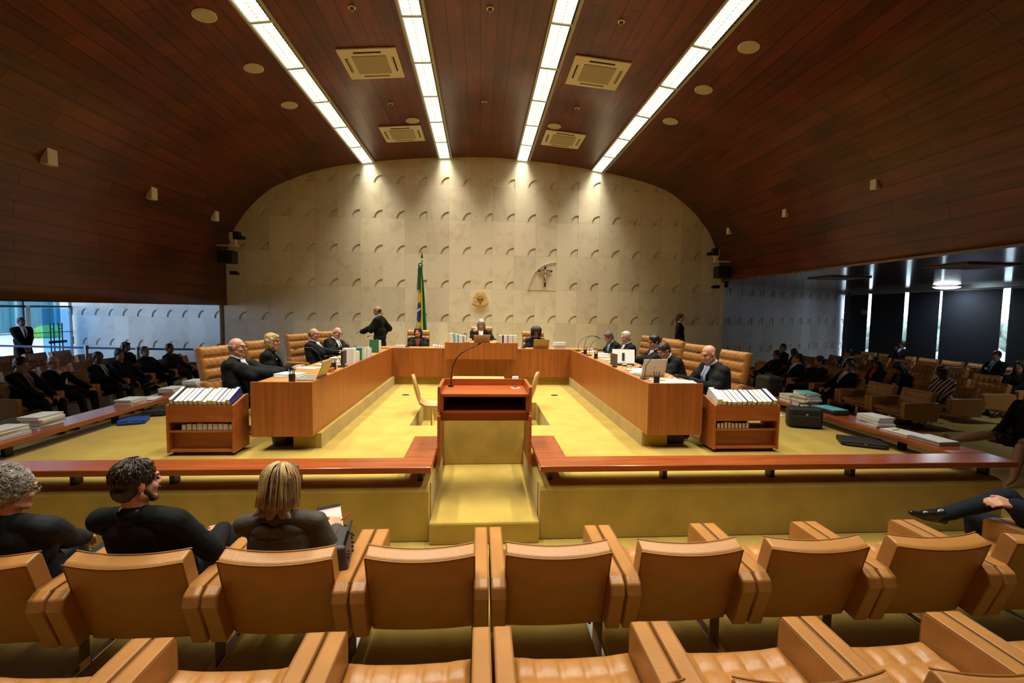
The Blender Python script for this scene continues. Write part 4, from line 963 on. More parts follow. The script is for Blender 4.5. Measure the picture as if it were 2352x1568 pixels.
    if hair == 'pony': b.cap(hp(0, -.10, .03), .022, hp(0, -.125, -.03), .026); b.cap(hp(0, -.125, -.03), .026, hp(.0, -.12, -.15), .014)
    if hair == 'bun': b.ell(hp(0, -.105, .03), .038)
    if b.v: blob(b, 'hair', hm_, t, hv, 3, disp=dsp)
    if extra: extra(t, hp, N, r, f, u2, arms, legp)
    return t
def M3(a, b_, c):
    return Matrix((a, b_, c)).transposed()
def sh_mid(arms, s): return arms[0 if s < 0 else 1][0]
def foot_dir(kn, an, i, stand):
    if stand: return Vector((.12*(-1 if i == 0 else 1), .99, 0)).normalized()
    d = (an-kn); 
    if d.z < -.25: return Vector((.1*(-1 if i == 0 else 1), .99, -.02)).normalized()
    dn = d.normalized(); q = Vector((0, .25, 1.0)); q = q - dn*q.dot(dn)
    if abs(d.x) > .25: q = Vector((0, 1, .35)); q = q-dn*q.dot(dn)
    return q.normalized()

def lanyard(col):
    def ex(t, hp, N, r, f, u2, arms, legp):
        b = MB(); b.box(-.04, .04, -.004, .004, -.03, .03); o = b.build('badge', mat('white_badge', (.7, .7, .7), .5), t); o.location = N-u2*.20+f*.15+r*.08
    return ex
def pin(t, hp, N, r, f, u2, arms, legp):
    b = MB(); b.ell(N-u2*.10+f*.115+r*.09, .009, n=8, m=5); b.build('lapel_pin', mat('pale_pin', (.75, .7, .6), .4), t)
def rosette_red(t, hp, N, r, f, u2, arms, legp):
    b = MB(); c = N-u2*.14+f*.135+r*.10; b.add([c-r*.03+u2*.02+f*.01, c+r*.03+u2*.02+f*.01, c+f*.012-u2*.03, c-f*.005], [(0, 1, 2), (0, 3, 1), (1, 3, 2), (2, 3, 0)]); b.build('pocket_square', CLO['redtie'], t)
def phone(t, hp, N, r, f, u2, arms, legp):
    b = MB(); c = (arms[0][2]+arms[1][2])/2+Vector((0, .09, .02)); b.box(c.x-.04, c.x+.04, c.y-.005, c.y+.005, c.z-.02, c.z+.12); b.build('red_sleeve', CLO['red'], t)

TOR = PI/2
# judges, left desk (facing +x)
DH = .80
person('balding man in a black robe, blue tie and glasses nearest on the left desk', (-2.92, 5.72, 0), -TOR+.12, scale=.95, ph=.455, lean=.02, head=(-.05, -.05, 0), hands=[(-.15, .52, .775), (.05, .58, .775)], outfit='robe', top='robe', skin='pink', hair='fringe', hc='grey', shirt='white', tie='bluetie', specs=True, curl=(.25, .25), vox=.009, handdir=[(.2, 1, 0), (-.25, 1, 0)], extra=pin)
person('blonde woman in glasses and a black robe at the left desk', (-2.98, 6.78, 0), -TOR+.1, scale=.95, ph=.455, lean=.02, head=(.05, -.08, 0), hands=[(-.1, .30, .72), (.1, .30, .72)], outfit='robe', top='robe', skin='pink', hair='bob', hc='blonde', shirt='check', tie=None, specs=True, female=True, vox=.009, extra=pin)
person('man in glasses, white shirt and slate tie leaning back at the left desk', (-3.00, 8.68, 0), -TOR-.1, scale=.95, ph=.455, lean=-.08, head=(-.1, -.05, 0), hands=[(-.25, .28, .76), (.12, .52, .78)], outfit='robe', top='robe', skin='pink', hair='fringe', hc='dkgrey', shirt='white', tie='greytie', specs=True, vox=.010)
person('bald robed man tilting his head at the far end of the left desk', (-2.93, 9.45, 0), -TOR-.45, scale=.95, ph=.455, lean=-.02, side=-.12, head=(-.1, -.25, -.25), hands=[(-.2, .42, .78), (.15, .45, .80)], outfit='robe', top='robe', skin='pink', hair='fringe', hc='white', shirt='white', tie='darktie', specs=True, vox=.010, extra=pin)
# back desk
person('dark-haired woman in a dark red blouse and black robe in front of the flag', (-1.39, 10.62, 0), PI, scale=.95, ph=.43, lean=.03, head=(-.15, -.05, 0), hands=[(-.10, .42, .725), (.08, .42, .725)], outfit='robe', top='robe', skin='pink', hair='bob', hc='brown', shirt='darkred', tie=None, female=True, vox=.010)
person('grey-haired woman presiding below the coat of arms, hand raised to her cheek', (.03, 10.74, .10), PI, scale=1.0, ph=.47, lean=.06, head=(.1, -.35, 0), hands=[(-.30, .38, .76), (.11, .19, .93)], outfit='robe', top='robe', skin='light', hair='bob', hc='grey', shirt='white', tie=None, female=True, vox=.010, palm=((0, 0, -1), (0, -1, .2)), handdir=[None, (0, -.1, 1)], curl=(.5, .3))
person('woman with a large curly black hairdo reading at the back desk', (1.30, 10.62, 0), PI, scale=.97, ph=.43, lean=.10, head=(-.1, -.30, 0), hands=[(-.15, .40, .72), (.15, .40, .72)], outfit='robe', top='robe', skin='brown', hair='afro', hc='black', shirt=None, female=True, vox=.010)
# right desk (facing -x)
person('dark-haired man in a blue suit bent over papers at the far right desk', (2.95, 9.62, 0), TOR+.1, scale=.95, ph=.455, lean=.22, bend=.15, head=(.1, -.55, 0), hands=[(-.14, .50, .76), (.14, .50, .76)], outfit='robe', top='robe', skin='pink', hair='short', hc='dkgrey', shirt='blueshirt', tie='bluetie', vox=.010)
person('grey-haired man in a red tie with a red ribbon at the right desk', (2.98, 8.95, 0), TOR+.05, scale=.95, ph=.455, lean=.10, head=(.1, -.25, 0), hands=[(-.14, .48, .76), (.14, .48, .76)], outfit='robe', top='robe', skin='pink', hair='short', hc='white', shirt='white', tie='redtie', vox=.010, extra=rosette_red)
person('dark-haired man in glasses holding papers at the right desk', (3.02, 7.62, 0), TOR+.05, scale=.95, ph=.455, lean=.04, head=(.1, -.30, 0), hands=[(-.20, .55, .80), (.10, .50, .76)], outfit='robe', top='robe', skin='pink', hair='short', hc='black', shirt='white', tie='darktie', specs=True, vox=.010)
person('man in a black robe bending forward to write at the right desk', (2.98, 6.66, 0), TOR+.12, scale=.95, ph=.455, lean=.28, bend=.20, head=(.15, -.60, 0), hands=[(-.16, .62, .765), (.12, .55, .765)], outfit='robe', top='robe', skin='pink', hair='short', hc='brown', shirt='white', tie='darktie', vox=.009)
person('bald robed man with a pale blue tie reading nearest on the right desk', (2.98, 5.55, 0), TOR+.10, scale=.95, ph=.455, lean=.12, bend=.06, head=(.1, -.38, 0), hands=[(-.18, .48, .765), (.16, .50, .765)], outfit='robe', top='robe', skin='pink', hair='none', hc='brown', shirt='blueshirt', tie='bluetie', vox=.009, curl=(.4, .4))
# standing people by the wall
person('balding man in a black robe walking past the stone wall', (-2.42, 11.45, 0), TOR-.05, ph=.88, lean=.06, head=(0, -.15, 0), hands=[(-.14, .42, 1.02), (.22, -.02, .92)], outfit='robe', top='robe', skin='tan', hair='fringe', hc='brown', shirt='white', tie=None, stand=True, vox=.010, feet=[(-.1, .12, .09), (.1, -.14, .09)], scale=.97, handdir=[(0, 1, -.1), None])
person('woman with a ponytail in a dark suit standing by the stone wall on the right', (5.30, 11.9, 0), -2.1, ph=.86, head=(-.4, .05, 0), hands=[(-.2, .1, .85), (.2, .1, .85)], outfit='suit', top='black', skin='tan', hair='pony', hc='black', shirt='white', tie=None, stand=True, female=True, vox=.011, scale=.93)
person('guard in a dark suit standing by the left glass wall with arms folded', (-12.3, 13.3, FLOORZ), -TOR-.4, ph=.90, head=(.1, 0, 0), hands=[(-.03, .24, .84), (.03, .24, .82)], outfit='suit', top='black', skin='brown', hair='crop', hc='black', shirt='white', tie='darktie', stand=True, vox=.013, elbow=[(-1, -.1, -.3), (1, -.1, -.3)])
# right block, facing -x; hip at the chair
def seat_r(label, y, row=0, dx=0, **k):
    d = dict(ph=.43, lean=-.25, vox=.012, scale=.96); d.update(k); rz = d.pop('rz', 0)
    person(label, (7.37+1.22*row+dx, y, FLOORZ), TOR+rz, group=None, **d)
def seat_l(label, y, row=0, dx=0, **k):
    d = dict(ph=.43, lean=-.25, vox=.012, scale=.96); d.update(k); rz = d.pop('rz', 0)
    person(label, (-7.22-1.3*row+dx, y, FLOORZ), -TOR+rz, group=None, **d)
cross = [(-.05, .52, .09), (-.20, .62, .44)]
seat_r('man in glasses with crossed legs, farthest in the first right row', 11.1, head=(.1, -.05, 0), skin='tan', hair='short', hc='black', shirt='charcoal', tie='darktie', specs=True, feet=[(-.10, .55, .09), (-.30, .58, .50)], kneehint=[(0, 1, 1), (.5, .6, .6)], hands=[(-.02, .42, .56), (.10, .36, .56)])
seat_r('reclining man in a dark suit and white shirt behind the black case', 10.4, head=(-.5, .0, 0), skin='tan', hair='short', hc='black', lean=-.38, hands=[(-.22, .3, .60), (.2, .3, .60)])
seat_r('young man in black resting his chin on his hand in the first right row', 9.62, head=(-.35, -.05, 0), skin='tan', hair='short', hc='black', shirt=None, hands=[(.06, .10, .90), (.22, .30, .58)], curl=(1.2, .5), handdir=[(.2, -.1, 1), None], palm=((0, -1, 0), (0, 0, -1)), feet=[(-.05, .60, .09), (.22, .6, .09)])
seat_r('man in a black suit turned aside with hands on his knee, first right row', 8.9, dx=.03, lean=-.36, head=(.5, -.15, 0), skin='tan', hair='short', hc='brown', hands=[(-.10, .36, .58), (.10, .40, .52)], feet=[(-.12, .60, .09), (.15, .55, .09)], tie='bluetie')
seat_r('woman in a striped jumper looking down, second right row near the viewer', 7.87, 1, dx=-.05, lean=-.05, head=(.2, -.5, 0), skin='dark', hair='bun', hc='black', outfit='knit', top='striped', legs='charcoal', shirt=None, female=True, hands=[(-.08, .32, .62), (.08, .32, .62)])
seat_r('dark-haired woman in black leaning over her lap behind the empty first-row chairs', 8.6, 1, dx=-.05, lean=.10, bend=.15, head=(-.1, -.6, 0), skin='tan', hair='long', hc='black', outfit='suit', top='black', shirt='check', tie=None, female=True, hands=[(-.08, .34, .58), (.10, .34, .58)], extra=lanyard(0))
seat_r('woman in a red top and dark blazer looking at her phone, second right row', 9.32, 1, dx=-.05, lean=-.08, head=(.3, -.4, 0), skin='tan', hair='long', hc='black', shirt='red', tie=None, female=True, hands=[(-.07, .30, .72), (.07, .30, .70)], extra=phone)
seat_r('bald man looking down in the second right row', 11.85, 1, dx=-.02, lean=-.02, bend=.1, head=(0, -.55, 0), skin='brown', hair='crop', hc='black')
seat_r('tall man with shaved head in the second right row by the stone side wall', 12.5, 1, dx=0, lean=-.02, head=(.1, .05, 0), skin='tan', hair='crop', hc='black', ph=.50, shirt=None)
seat_r('man in a dark suit with a badge in front of the first window', 11.6, 2, dx=-.05, lean=-.1, head=(-.3, -.05, 0), skin='tan', hair='crop', hc='black', extra=lanyard(0))
seat_r('man covering his mouth with his hand in front of the third blind', 14.0, 5, dx=.1, lean=-.2, head=(-.2, .05, 0), skin='brown', hair='short', hc='black', shirt='blueshirt', specs=True, ph=.52, hands=[(-.02, .16, 1.0), (.2, .3, .62)], handdir=[(.2, -.1, 1), None], palm=((0, -1, 0), (0, 0, -1)), curl=(1.0, .5))
seat_r('man in a dark suit and dotted tie near the right photo edge', 10.2, 4, dx=.1, lean=-.12, head=(.4, -.15, 0), skin='pink', hair='short', hc='black', ph=.53, extra=lanyard(0), shirt='tealshirt')
person('woman in a dark red shirt standing by the right glass wall', (13.85, 10.35, FLOORZ), TOR, ph=.84, head=(.2, -.05, 0), outfit='knit', top='darkred', legs='black', skin='dark', hair='bun', hc='black', shirt=None, stand=True, female=True, vox=.013, scale=.95)
seat_r('person in dark clothes in glasses at the right edge of the photo', 8.75, 3, dx=.1, lean=-.1, head=(.3, -.1, 0), skin='tan', hair='long', hc='brown', top='black', shirt=None, specs=True, hands=[(-.05, .28, .5), (.12, .1, .88)])
# left block, facing +x
seat_l('man in a mauve shirt and dark suit nearest in the first left row', 7.74, dx=.05, lean=-.10, head=(-.1, -.2, 0), skin='tan', hair='short', hc='black', shirt='purple', tie='darktie', hands=[(-.12, .40, .58), (.05, .42, .56)], ph=.48)
seat_l('balding man with his hand over his mouth in the first left row', 8.46, dx=-.02, lean=-.22, head=(-.3, -.15, 0), skin='pink', hair='fringe', hc='dkgrey', shirt='white', tie=None, hands=[(-.2, .42, .54), (.06, .14, .90)], curl=(.4, .9), handdir=[None, (-.1, -.1, 1)], palm=((0, 0, -1), (0, -1, 0)))
seat_l('broad man in black turned sideways, third in the first left row', 9.2, dx=.05, lean=-.05, head=(-.5, -.15, 0), skin='dark', hair='crop', hc='black', shirt='blueshirt', tie='darktie', hands=[(-.1, .4, .56), (.1, .42, .60)])
seat_l('man in black smiling, fourth in the first left row', 9.93, lean=-.25, head=(-.5, -.05, 0), skin='tan', hair='short', hc='black', shirt=None, feet=[(.30, .58, .46), (.10, .5, .09)], kneehint=[(-.5, .6, .6), (0, 1, 1)])
seat_l('man with a lanyard and crossed legs, fifth in the first left row', 10.66, lean=-.25, head=(-.4, .05, 0), skin='tan', hair='crop', hc='dkgrey', shirt='charcoal', tie=None, hands=[(-.1, .36, .58), (.08, .36, .58)], feet=[(.28, .62, .46), (.10, .5, .09)], kneehint=[(-.5, .6, .6), (0, 1, 1)])
seat_l('man in a dark jumper, hand on chin, farthest in the first left row', 11.38, lean=-.15, head=(-.3, -.05, 0), outfit='knit', top='charcoal', skin='brown', hair='crop', hc='black', shirt=None, hands=[(-.15, .35, .58), (.06, .22, .86)], curl=(.5, 1.2), handdir=[None, (-.2, -.1, 1)], palm=((0, 0, -1), (0, -1, 0)))
seat_l('woman with wavy brown hair in the second left row', 11.62, 1, dx=.1, lean=-.05, head=(-.3, 0, 0), skin='tan', hair='bob', hc='brown', shirt=None, female=True)

# three people seen from behind in the front row, facing +y
def curls(t, H, seed, n, R_, m, name, kind):
    pass
def strands(n, seed, R0, drop, wave, rad):
    def ex(t, hp, N, r, f, u2, arms, legp):
        rnd = random.Random(seed); b = MB()
        for k in range(n):
            a = rnd.uniform(-2.6, 2.6); el = rnd.uniform(.1, 1.35)          # around the back, from the crown down
            pts = []; m_ = 7
            for j in range(m_):
                q = j/(m_-1); e2 = el - (el+drop)*q; ce = math.cos(max(e2, -.2)); x = R0[0]*ce*math.sin(a); y = -R0[1]*ce*math.cos(a)-.018; z = .038+R0[2]*math.sin(max(e2, -.35)) - max(0, -e2-.35)*.12
                x += wave*math.sin(q*9+k); z += wave*math.cos(q*7+k*2)
                pts.append(hp(x, y, z))
            b.tube(pts, [rad*(.5+.8*math.sin(PI*(.1+.8*j/(m_-1)))) for j in range(m_)], 4)
        b.build('hair_strands', HAIRM['blonde'] if kindflag[0] == 'blonde' else HAIRM[kindflag[0]], t, smooth=True)
    return ex
kindflag = ['blonde']
def f3_extra(t, hp, N, r, f, u2, arms, legp):
    kindflag[0] = 'blonde'; rnd = random.Random(4)
    b = MB()
    for k in range(70):
        a = rnd.choice([rnd.gauss(.75, .25), rnd.gauss(-.55, .3), rnd.uniform(-1.6, 1.6)]); pts = []
        for j in range(9):
            q = j/8; e2 = 1.35-1.9*q; ce = math.cos(e2) if e2 > 0 else 1.0; aa = a*(.75+.35*q)
            x = .106*ce*math.sin(aa); y = -.026-.100*ce*math.cos(aa); z = .038+(.096*math.sin(e2) if e2 > 0 else e2*.26)
            if e2 < -.2: x *= 1+.6*(-e2-.2)*.4; 
            pts.append(hp(x+.003*math.sin(j+k), y, z))
        b.tube(pts, [.0012+.0016*math.sin(PI*(.1+.8*j/8)) for j in range(9)], 4)
    b.build('highlights', HAIRM['blonde'], t, smooth=True)
    # flat lapel collar across the shoulders
    b = MB(); rs = []
    for k in range(13):
        u = -1+2*k/12; c = N-u2*(.035+.020*(1-abs(u)))-f*(.075*(1-.55*u*u)) + r*(.150*u)
        c = c+u2*(.030*(1-u*u)-.028*abs(u)**2)
        rs.append([c+f*.030+u2*.030, c-f*.016+u2*.004, c-f*.030-u2*.042, c-f*.018-u2*.045, c+f*.004+u2*.0])
    b.rings(rs); b.build('collar', CLO['brownblazer'], t, smooth=True)
def f2_extra(t, hp, N, r, f, u2, arms, legp):
    rnd = random.Random(8); b = MB()
    for k in range(260):
        a = rnd.uniform(-2.3, 2.3); e0 = rnd.uniform(-.1, 1.5); pts = []
        sw = rnd.uniform(-.25, .25)
        for j in range(5):
            q = j/4; e2 = e0-.45*q; aa = a+sw*q
            x = .088*math.cos(e2)*math.sin(aa); y = -.018-.103*math.cos(e2)*math.cos(aa); z = .038+.095*math.sin(e2); g = 1+.03*rnd.random()*q
            pts.append(hp(x*g, y*g, z*g+ (0 if z > -.02 else 0)))
        b.tube(pts, [.0028, .0034, .003, .0022, .0008], 4)
    b.build('hair_strands', HAIRM['brown'], t, smooth=True)
    b = MB(); rs = []           # jacket collar
    for k in range(11):
        u = -1+2*k/10; c = N+r*.082*u-f*(.066*(1-.75*u*u))+u2*(.018-.006*u*u)
        rs.append([c+u2*.022+f*.004, c-f*.014+u2*.012, c-f*.022-u2*.034, c+f*.0-u2*.03])
    b.rings(rs); b.build('collar', CLO['black'], t, smooth=True)
    b = MB(); b.tube([N+r*.055*math.sin(a)-f*.055*math.cos(a)+u2*.030 for a in [-1.3+2.6*k/8 for k in range(9)]], .012, 6); b.build('shirt_collar', CLO['white'], t, smooth=True)
    w = arms[1][2]; d = (arms[1][2]-arms[1][1]).normalized(); b = MB(); b.cap(w-d*.02, .036, w-d*.004, .035); b.build('shirt_cuff', CLO['white'], t, smooth=True)
def f1_extra(t, hp, N, r, f, u2, arms, legp):
    rnd = random.Random(5); b = MB()
    for k in range(330):
        a = rnd.uniform(-2.4, 2.4); e = rnd.uniform(-.75, 1.5); rr = rnd.uniform(.009, .018)
        c = Vector((.094*math.cos(e)*math.sin(a), -.025-.112*math.cos(e)*math.cos(a), .04+.098*math.sin(e))); n_ = c.normalized()
        t1 = n_.cross(Vector((rnd.uniform(-1, 1), rnd.uniform(-1, 1), rnd.uniform(-1, 1)))).normalized(); t2 = n_.cross(t1); ph_ = rnd.uniform(0, 6)
        pts = []
        for j in range(7): th = ph_+j*.85; q = c+t1*rr*math.cos(th)+t2*rr*math.sin(th)+n_*(.004+.002*j); pts.append(hp(*q))
        b.tube(pts, [.0018]*7, 4)
    b.build('hair_strands', HAIRM['grey'], t, smooth=True)
    b = MB(); b.tube([N+r*.058*math.sin(a)-f*.058*math.cos(a)+u2*.020 for a in [-1.3+2.6*k/8 for k in range(9)]], .012, 6); b.build('shirt_collar', CLO['tealshirt'], t, smooth=True)
def f3_note(t, hp, N, r, f, u2, arms, legp): f3_extra(t, hp, N, r, f, u2, arms, legp)
person('man with curly grey hair and glasses at the left photo edge, seen from behind', (-2.50, 2.70, FLOORZ), 0, ph=.43, scale=.98, slim=1.12, lean=-.32, bend=.10, head=(-.55, -.12, .10), outfit='suit', top='charcoal', skin='pink', hair='curly', hc='grey', shirt=None, specs=True, vox=.0065, extra=f1_extra, hands=[(-.2, .35, .60), (.02, .33, .58)])
person('bearded dark-haired man in a black suit, seen from behind in the front row', (-1.80, 2.70, FLOORZ), 0, ph=.42, scale=1.03, slim=1.14, lean=-.31, side=-.08, bend=.08, twist=-.12, head=(-.62, -.02, .02), outfit='suit', top='black', skin='pink', hair='short', hc='brown', shirt=None, vox=.006, beard=True, extra=f2_extra,
       hands=[(-.1, .35, .55), (.215, .20, .655)], feet=[(-.10, .45, .09), (.42, .58, .30)], kneehint=[(0, 1, 1), (.12, .1, 1)], elbow=[(-.4, -.5, -.8), (.6, -.5, -.8)], curl=(.5, 1.25), palm=((0, 0, -1), (-.3, 0, -1)), hdisp=(.02, .010), handdir=[None, (-.75, .45, -.1)])
person('woman with highlighted brown hair in a brown blazer, seen from behind', (-1.08, 2.70, FLOORZ), 0, ph=.385, scale=1.02, lean=-.30, side=-.03, bend=.12, head=(-.18, -.22, 0), outfit='suit', top='brownblazer', legs='black', skin='light', hair='bob2', hc='bob', shirt=None, female=True, vox=.006, extra=f3_note,
       hands=[(-.05, .34, .60), (.205, .145, .665)], elbow=[(-.4, -.5, -.9), (.45, -.7, -.9)], curl=(.5, 1.1), palm=((0, 0, -1), (-.5, .2, -.6)), handdir=[None, (-.3, .6, .5)], slim=1.18)
# man with crossed leg at the right edge, in the front row
def wl(loc, rz, sc, p): v = Matrix.Rotation(-rz, 3, 'Z') @ (Vector(p)-Vector(loc)); return tuple(v/sc)
def wd(rz, p): return tuple(Matrix.Rotation(-rz, 3, 'Z') @ Vector(p))
L16, R16 = (4.02, 2.80, FLOORZ), .75
person('man in a dark suit crossing his leg at the right photo edge', L16, R16, ph=.47, lean=-.22, head=(.2, 0, 0), outfit='suit', top='navy', legs='navy', skin='pink', hair='short', hc='brown', shirt='white', vox=.007,
       hands=[wl(L16, R16, 1, (3.62, 2.80, .29)), wl(L16, R16, 1, (4.4, 3.2, .12))], feet=[wl(L16, R16, 1, (3.42, 3.10, .08)), wl(L16, R16, 1, (4.0, 3.3, -.41))], kneehint=[wd(R16, (.15, .1, 1)), (0, 1, 1)],
       elbow=[wd(R16, (.3, -.6, -.3)), (.7, -.5, -.8)], curl=(.45, .5), handdir=[wd(R16, (-.9, .2, .15)), None], palm=(wd(R16, (0, .5, -.8)), (0, 0, -1)), footdir=[wd(R16, (-.95, .05, .28)), None])
# woman with bare legs, right edge
def bare(t, hp, N, r, f, u2, arms, legp):
    pass
person('woman with bare crossed legs sitting at the right photo edge', (7.05, 5.35, FLOORZ), TOR+.15, ph=.47, lean=-.1, outfit='suit', top='black', legs='skirt', skin='tan', hair='long', hc='brown', shirt=None, female=True, vox=.010, feet=[(-.22, .62, .09), (.36, .80, .42)], kneehint=[(-.1, .6, 1), (-.3, .4, 1)], extra=bare)
# ------------------------------------------------------------ books, files, trolleys
COV = {'black': mat('cover_black', (.02, .02, .022), .4), 'cream': mat('cover_cream', (.55, .50, .38), .6), 'blue': mat('cover_blue', (.03, .05, .25), .4), 'green': mat('cover_green', (.02, .18, .08), .4),
       'teal': mat('cover_teal', (.10, .50, .52), .5), 'white': mat('cover_white', (.75, .75, .74), .5), 'red': mat('cover_red', (.30, .03, .03), .4), 'grey': mat('cover_grey', (.28, .30, .36), .6), 'sky': mat('cover_pale_blue', (.30, .48, .72), .5), 'lilac': mat('cover_lilac', (.45, .42, .55), .6)}
def book(x, y, z, w_, d, h, label, group, cover='black', rz=0, tilt=0, name='book'):
    """upright book: w across x, d along y, h up; spine toward +y side of the local frame"""
    b = MB(); c = .003
    b.box(-w_/2, -w_/2+c, -d/2, d/2, 0, h); b.box(w_/2-c, w_/2, -d/2, d/2, 0, h); b.box(-w_/2+c, w_/2-c, d/2-c, d/2, 0, h)
    o = b.build(name, COV[cover], loc=(x, y, z)); o.rotation_euler = (0, tilt, rz); tag(o, label, 'book', group)
    b = MB(); b.box(-w_/2+c, w_/2-c, -d/2+.004, d/2-c, .003, h-.004); b.build('pages', PAGES, o)
    return o
def casefile(x, y, z, wx, wy, h, label, group, cover='white', rz=0):
    b = MB(); b.box(-wx/2, wx/2, -wy/2, wy/2, h-.003, h); b.box(-wx/2, wx/2, -wy/2, wy/2, 0, .003); o = b.build('case_file', COV[cover], loc=(x, y, z), rz=rz); tag(o, label, 'file', group)
    b = MB(); n = max(1, int(h/.012)); rnd = random.Random(int(x*100+y*10+z*1000))
    for k in range(n):
        a = .003+(h-.006)*k/n; e = .003+(h-.006)*(k+1)/n; q = rnd.uniform(0, .007); q2 = rnd.uniform(0, .007)
        b.box(-wx/2+q, wx/2-q2, -wy/2+q2, wy/2-q, a, e-.0006)
    b.build('pages', PAPER, o)
    return o
def trolley(x0, x1, nm, s):
    t = thing('book_trolley', 'wooden two-level book trolley standing beside the %s judges desk' % nm, 'trolley', ((x0+x1)/2, 5.06, 0), group='wooden book trolleys'); W = (x1-x0)/2
    for q in (-1, 1):
        b = MB(); xa, xb = sorted((q*W, q*(W-.022))); b.prism([(-.16, .03), (.16, .03), (.16, .60), (.10, .60), (-.10, .545), (-.16, .53)], xa, xb, 'x'); b.build('side_panel', CARTWOOD, t, bevel=.004)
    X0, X1 = -W+.022, W-.022
    for nm2, a in (('front_board', (-.15, -.132, .355, .525)), ('middle_shelf', (-.15, .15, .245, .262)), ('bottom_shelf', (-.15, .15, .04, .062)), ('back_board', (.13, .148, .355, .59))):
        b = MB(); b.box(X0, X1, a[0], a[1], a[2], a[3]); b.build(nm2, CARTWOOD, t, bevel=.002)
    b = MB(); b.prism([(-.132, .470), (.13, .580), (.13, .594), (-.132, .484)], X0, X1, 'x'); b.build('top_shelf', CARTWOOD, t)
    b = MB(); b.box(X0, X1, -.08, -.065, .062, .245); b.build('lower_board', CARTWOOD, t)
    for q in (-1, 1):
        for e in (-1, 1): b = MB(); b.tube([(q*(W-.05)-.01, e*.11, .02), (q*(W-.05)+.01, e*.11, .02)], .02, 10); b.build('caster', BLACKPL, t)
    return (x0+x1)/2, W
rnd = random.Random(11)
for x0, x1, nm, s in ((-3.20, -2.53, 'left', -1), (2.62, 3.38, 'right', 1)):
    cx, W = trolley(x0, x1, nm, s)
    n = 13 if s < 0 else 12; x = x0+.03; total = (x1-x0-.06)/n
    cols = (['black']+['grey']*5+['cream', 'cream', 'grey', 'cream', 'blue', 'cream', 'blue']) if s < 0 else (['white', 'green', 'black', 'cream', 'cream', 'blue', 'black', 'cream', 'black', 'cream', 'cream', 'blue'])
    for k in range(n):
        w_ = total*rnd.uniform(.86, .97); h = rnd.uniform(.085, .10)+(.02 if k in (0, n-1) else 0)
        bk = book(x+w_/2, 5.055, .541, w_, .25, h, 'thick %s-covered book in the top tray of the %s trolley, %s from the left' % (cols[k], nm, ORD[k]), 'law books in the top tray of the %s trolley' % nm, cols[k]); bk.rotation_euler = (.40, 0, 0); x += total
    n = 9 if s > 0 else 10; x = x0+.03+(.10 if s < 0 else .02); total = .042 if s > 0 else .052
    for k in range(n):
        w_ = total*.92; c = 'black' if s > 0 else ['green', 'cream', 'black', 'white', 'grey', 'grey', 'cream', 'grey', 'white', 'black'][k]
        if s > 0 and k == 8: c = 'red'
        book(x+w_/2, 5.03, .263, w_, .19, rnd.uniform(.062, .075), 'small book on the middle shelf of the %s trolley, %s from the left' % (nm, ORD[k]), 'small books on the middle shelf of the %s trolley' % nm, c); x += total

def stack(x, y, z, n, wx, wy, hs, cols, where, rz=0, jit=.02):
    zz = z; g = 'case files ' + where; r = random.Random(int(x*37+y*91))
    for k in range(n):
        h = hs*r.uniform(.75, 1.25)
        pos = 'topmost' if k == n-1 else ('bottom one' if k == 0 else '%s from the bottom' % ORD[k])
        casefile(x+r.uniform(-jit, jit), y+r.uniform(-jit, jit), zz, wx*r.uniform(.94, 1), wy*r.uniform(.94, 1), h, '%s paper file %s, %s' % (cols[k % len(cols)] if cols[k % len(cols)] != 'sky' else 'pale blue', where, pos), g, cols[k % len(cols)], rz+r.uniform(-.10, .10)); zz += h+.001
    return zz
B = .181
stack(-4.86, 5.02, B, 3, .24, .33, .030, ['white', 'white', 'white'], 'nearest on the left barrier')
stack(-4.83, 5.42, B, 5, .23, .32, .030, ['white', 'grey', 'white', 'white', 'white'], 'in the second stack along the left barrier')
stack(-4.84, 6.72, B, 3, .23, .32, .026, ['white', 'cream', 'white'], 'in the third stack along the left barrier')
casefile(-4.84, 7.08, B, .22, .30, .008, 'thin loose papers beside the third stack on the left barrier', 'loose papers on the barriers', 'white', .2)
stack(-4.84, 7.55, B, 3, .23, .32, .028, ['sky', 'cream', 'white'], 'in the fourth stack along the left barrier')
stack(-4.84, 8.15, B, 4, .23, .33, .026, ['white', 'lilac', 'white', 'white'], 'in the fifth stack along the left barrier')
stack(-4.84, 8.62, B, 2, .23, .30, .03, ['white', 'cream'], 'in the sixth stack along the left barrier')
z = stack(-4.85, 9.15, B, 7, .23, .32, .036, ['teal', 'sky', 'lilac', 'white', 'grey', 'white', 'lilac'], 'in the tall stack behind the left chairs')
casefile(-4.92, 9.6, B, .20, .28, .30, 'turquoise block of files at the far end of the left barrier', 'tall file blocks', 'teal')
z = stack(4.97, 6.62, B, 8, .22, .32, .024, ['white', 'white', 'cream', 'white', 'white', 'white', 'white', 'teal'], 'in the turquoise-topped stack, right barrier')
stack(4.97, 6.98, B, 2, .20, .26, .05, ['white', 'cream'], 'behind the turquoise-topped stack on the right barrier')
stack(4.98, 5.40, B, 5, .23, .32, .024, ['white', 'white', 'grey', 'white', 'white'], 'in the loose white stack on the right barrier')
casefile(4.96, 5.02, B, .24, .32, .022, 'spread white papers with a yellow marker on the right barrier', 'papers near the right barrier corner', 'white', .15)
casefile(5.0, 4.66, B, .26, .34, .028, 'open black-edged binder with sheets near the right barrier corner', 'papers near the right barrier corner', 'black', .05)
casefile(5.0, 4.66, B+.029, .24, .32, .012, 'white printed sheets lying in the open black binder', 'papers near the right barrier corner', 'white', .05)
stack(4.97, 9.0, B, 2, .22, .3, .03, ['lilac', 'white'], 'at the far end of the right barrier')
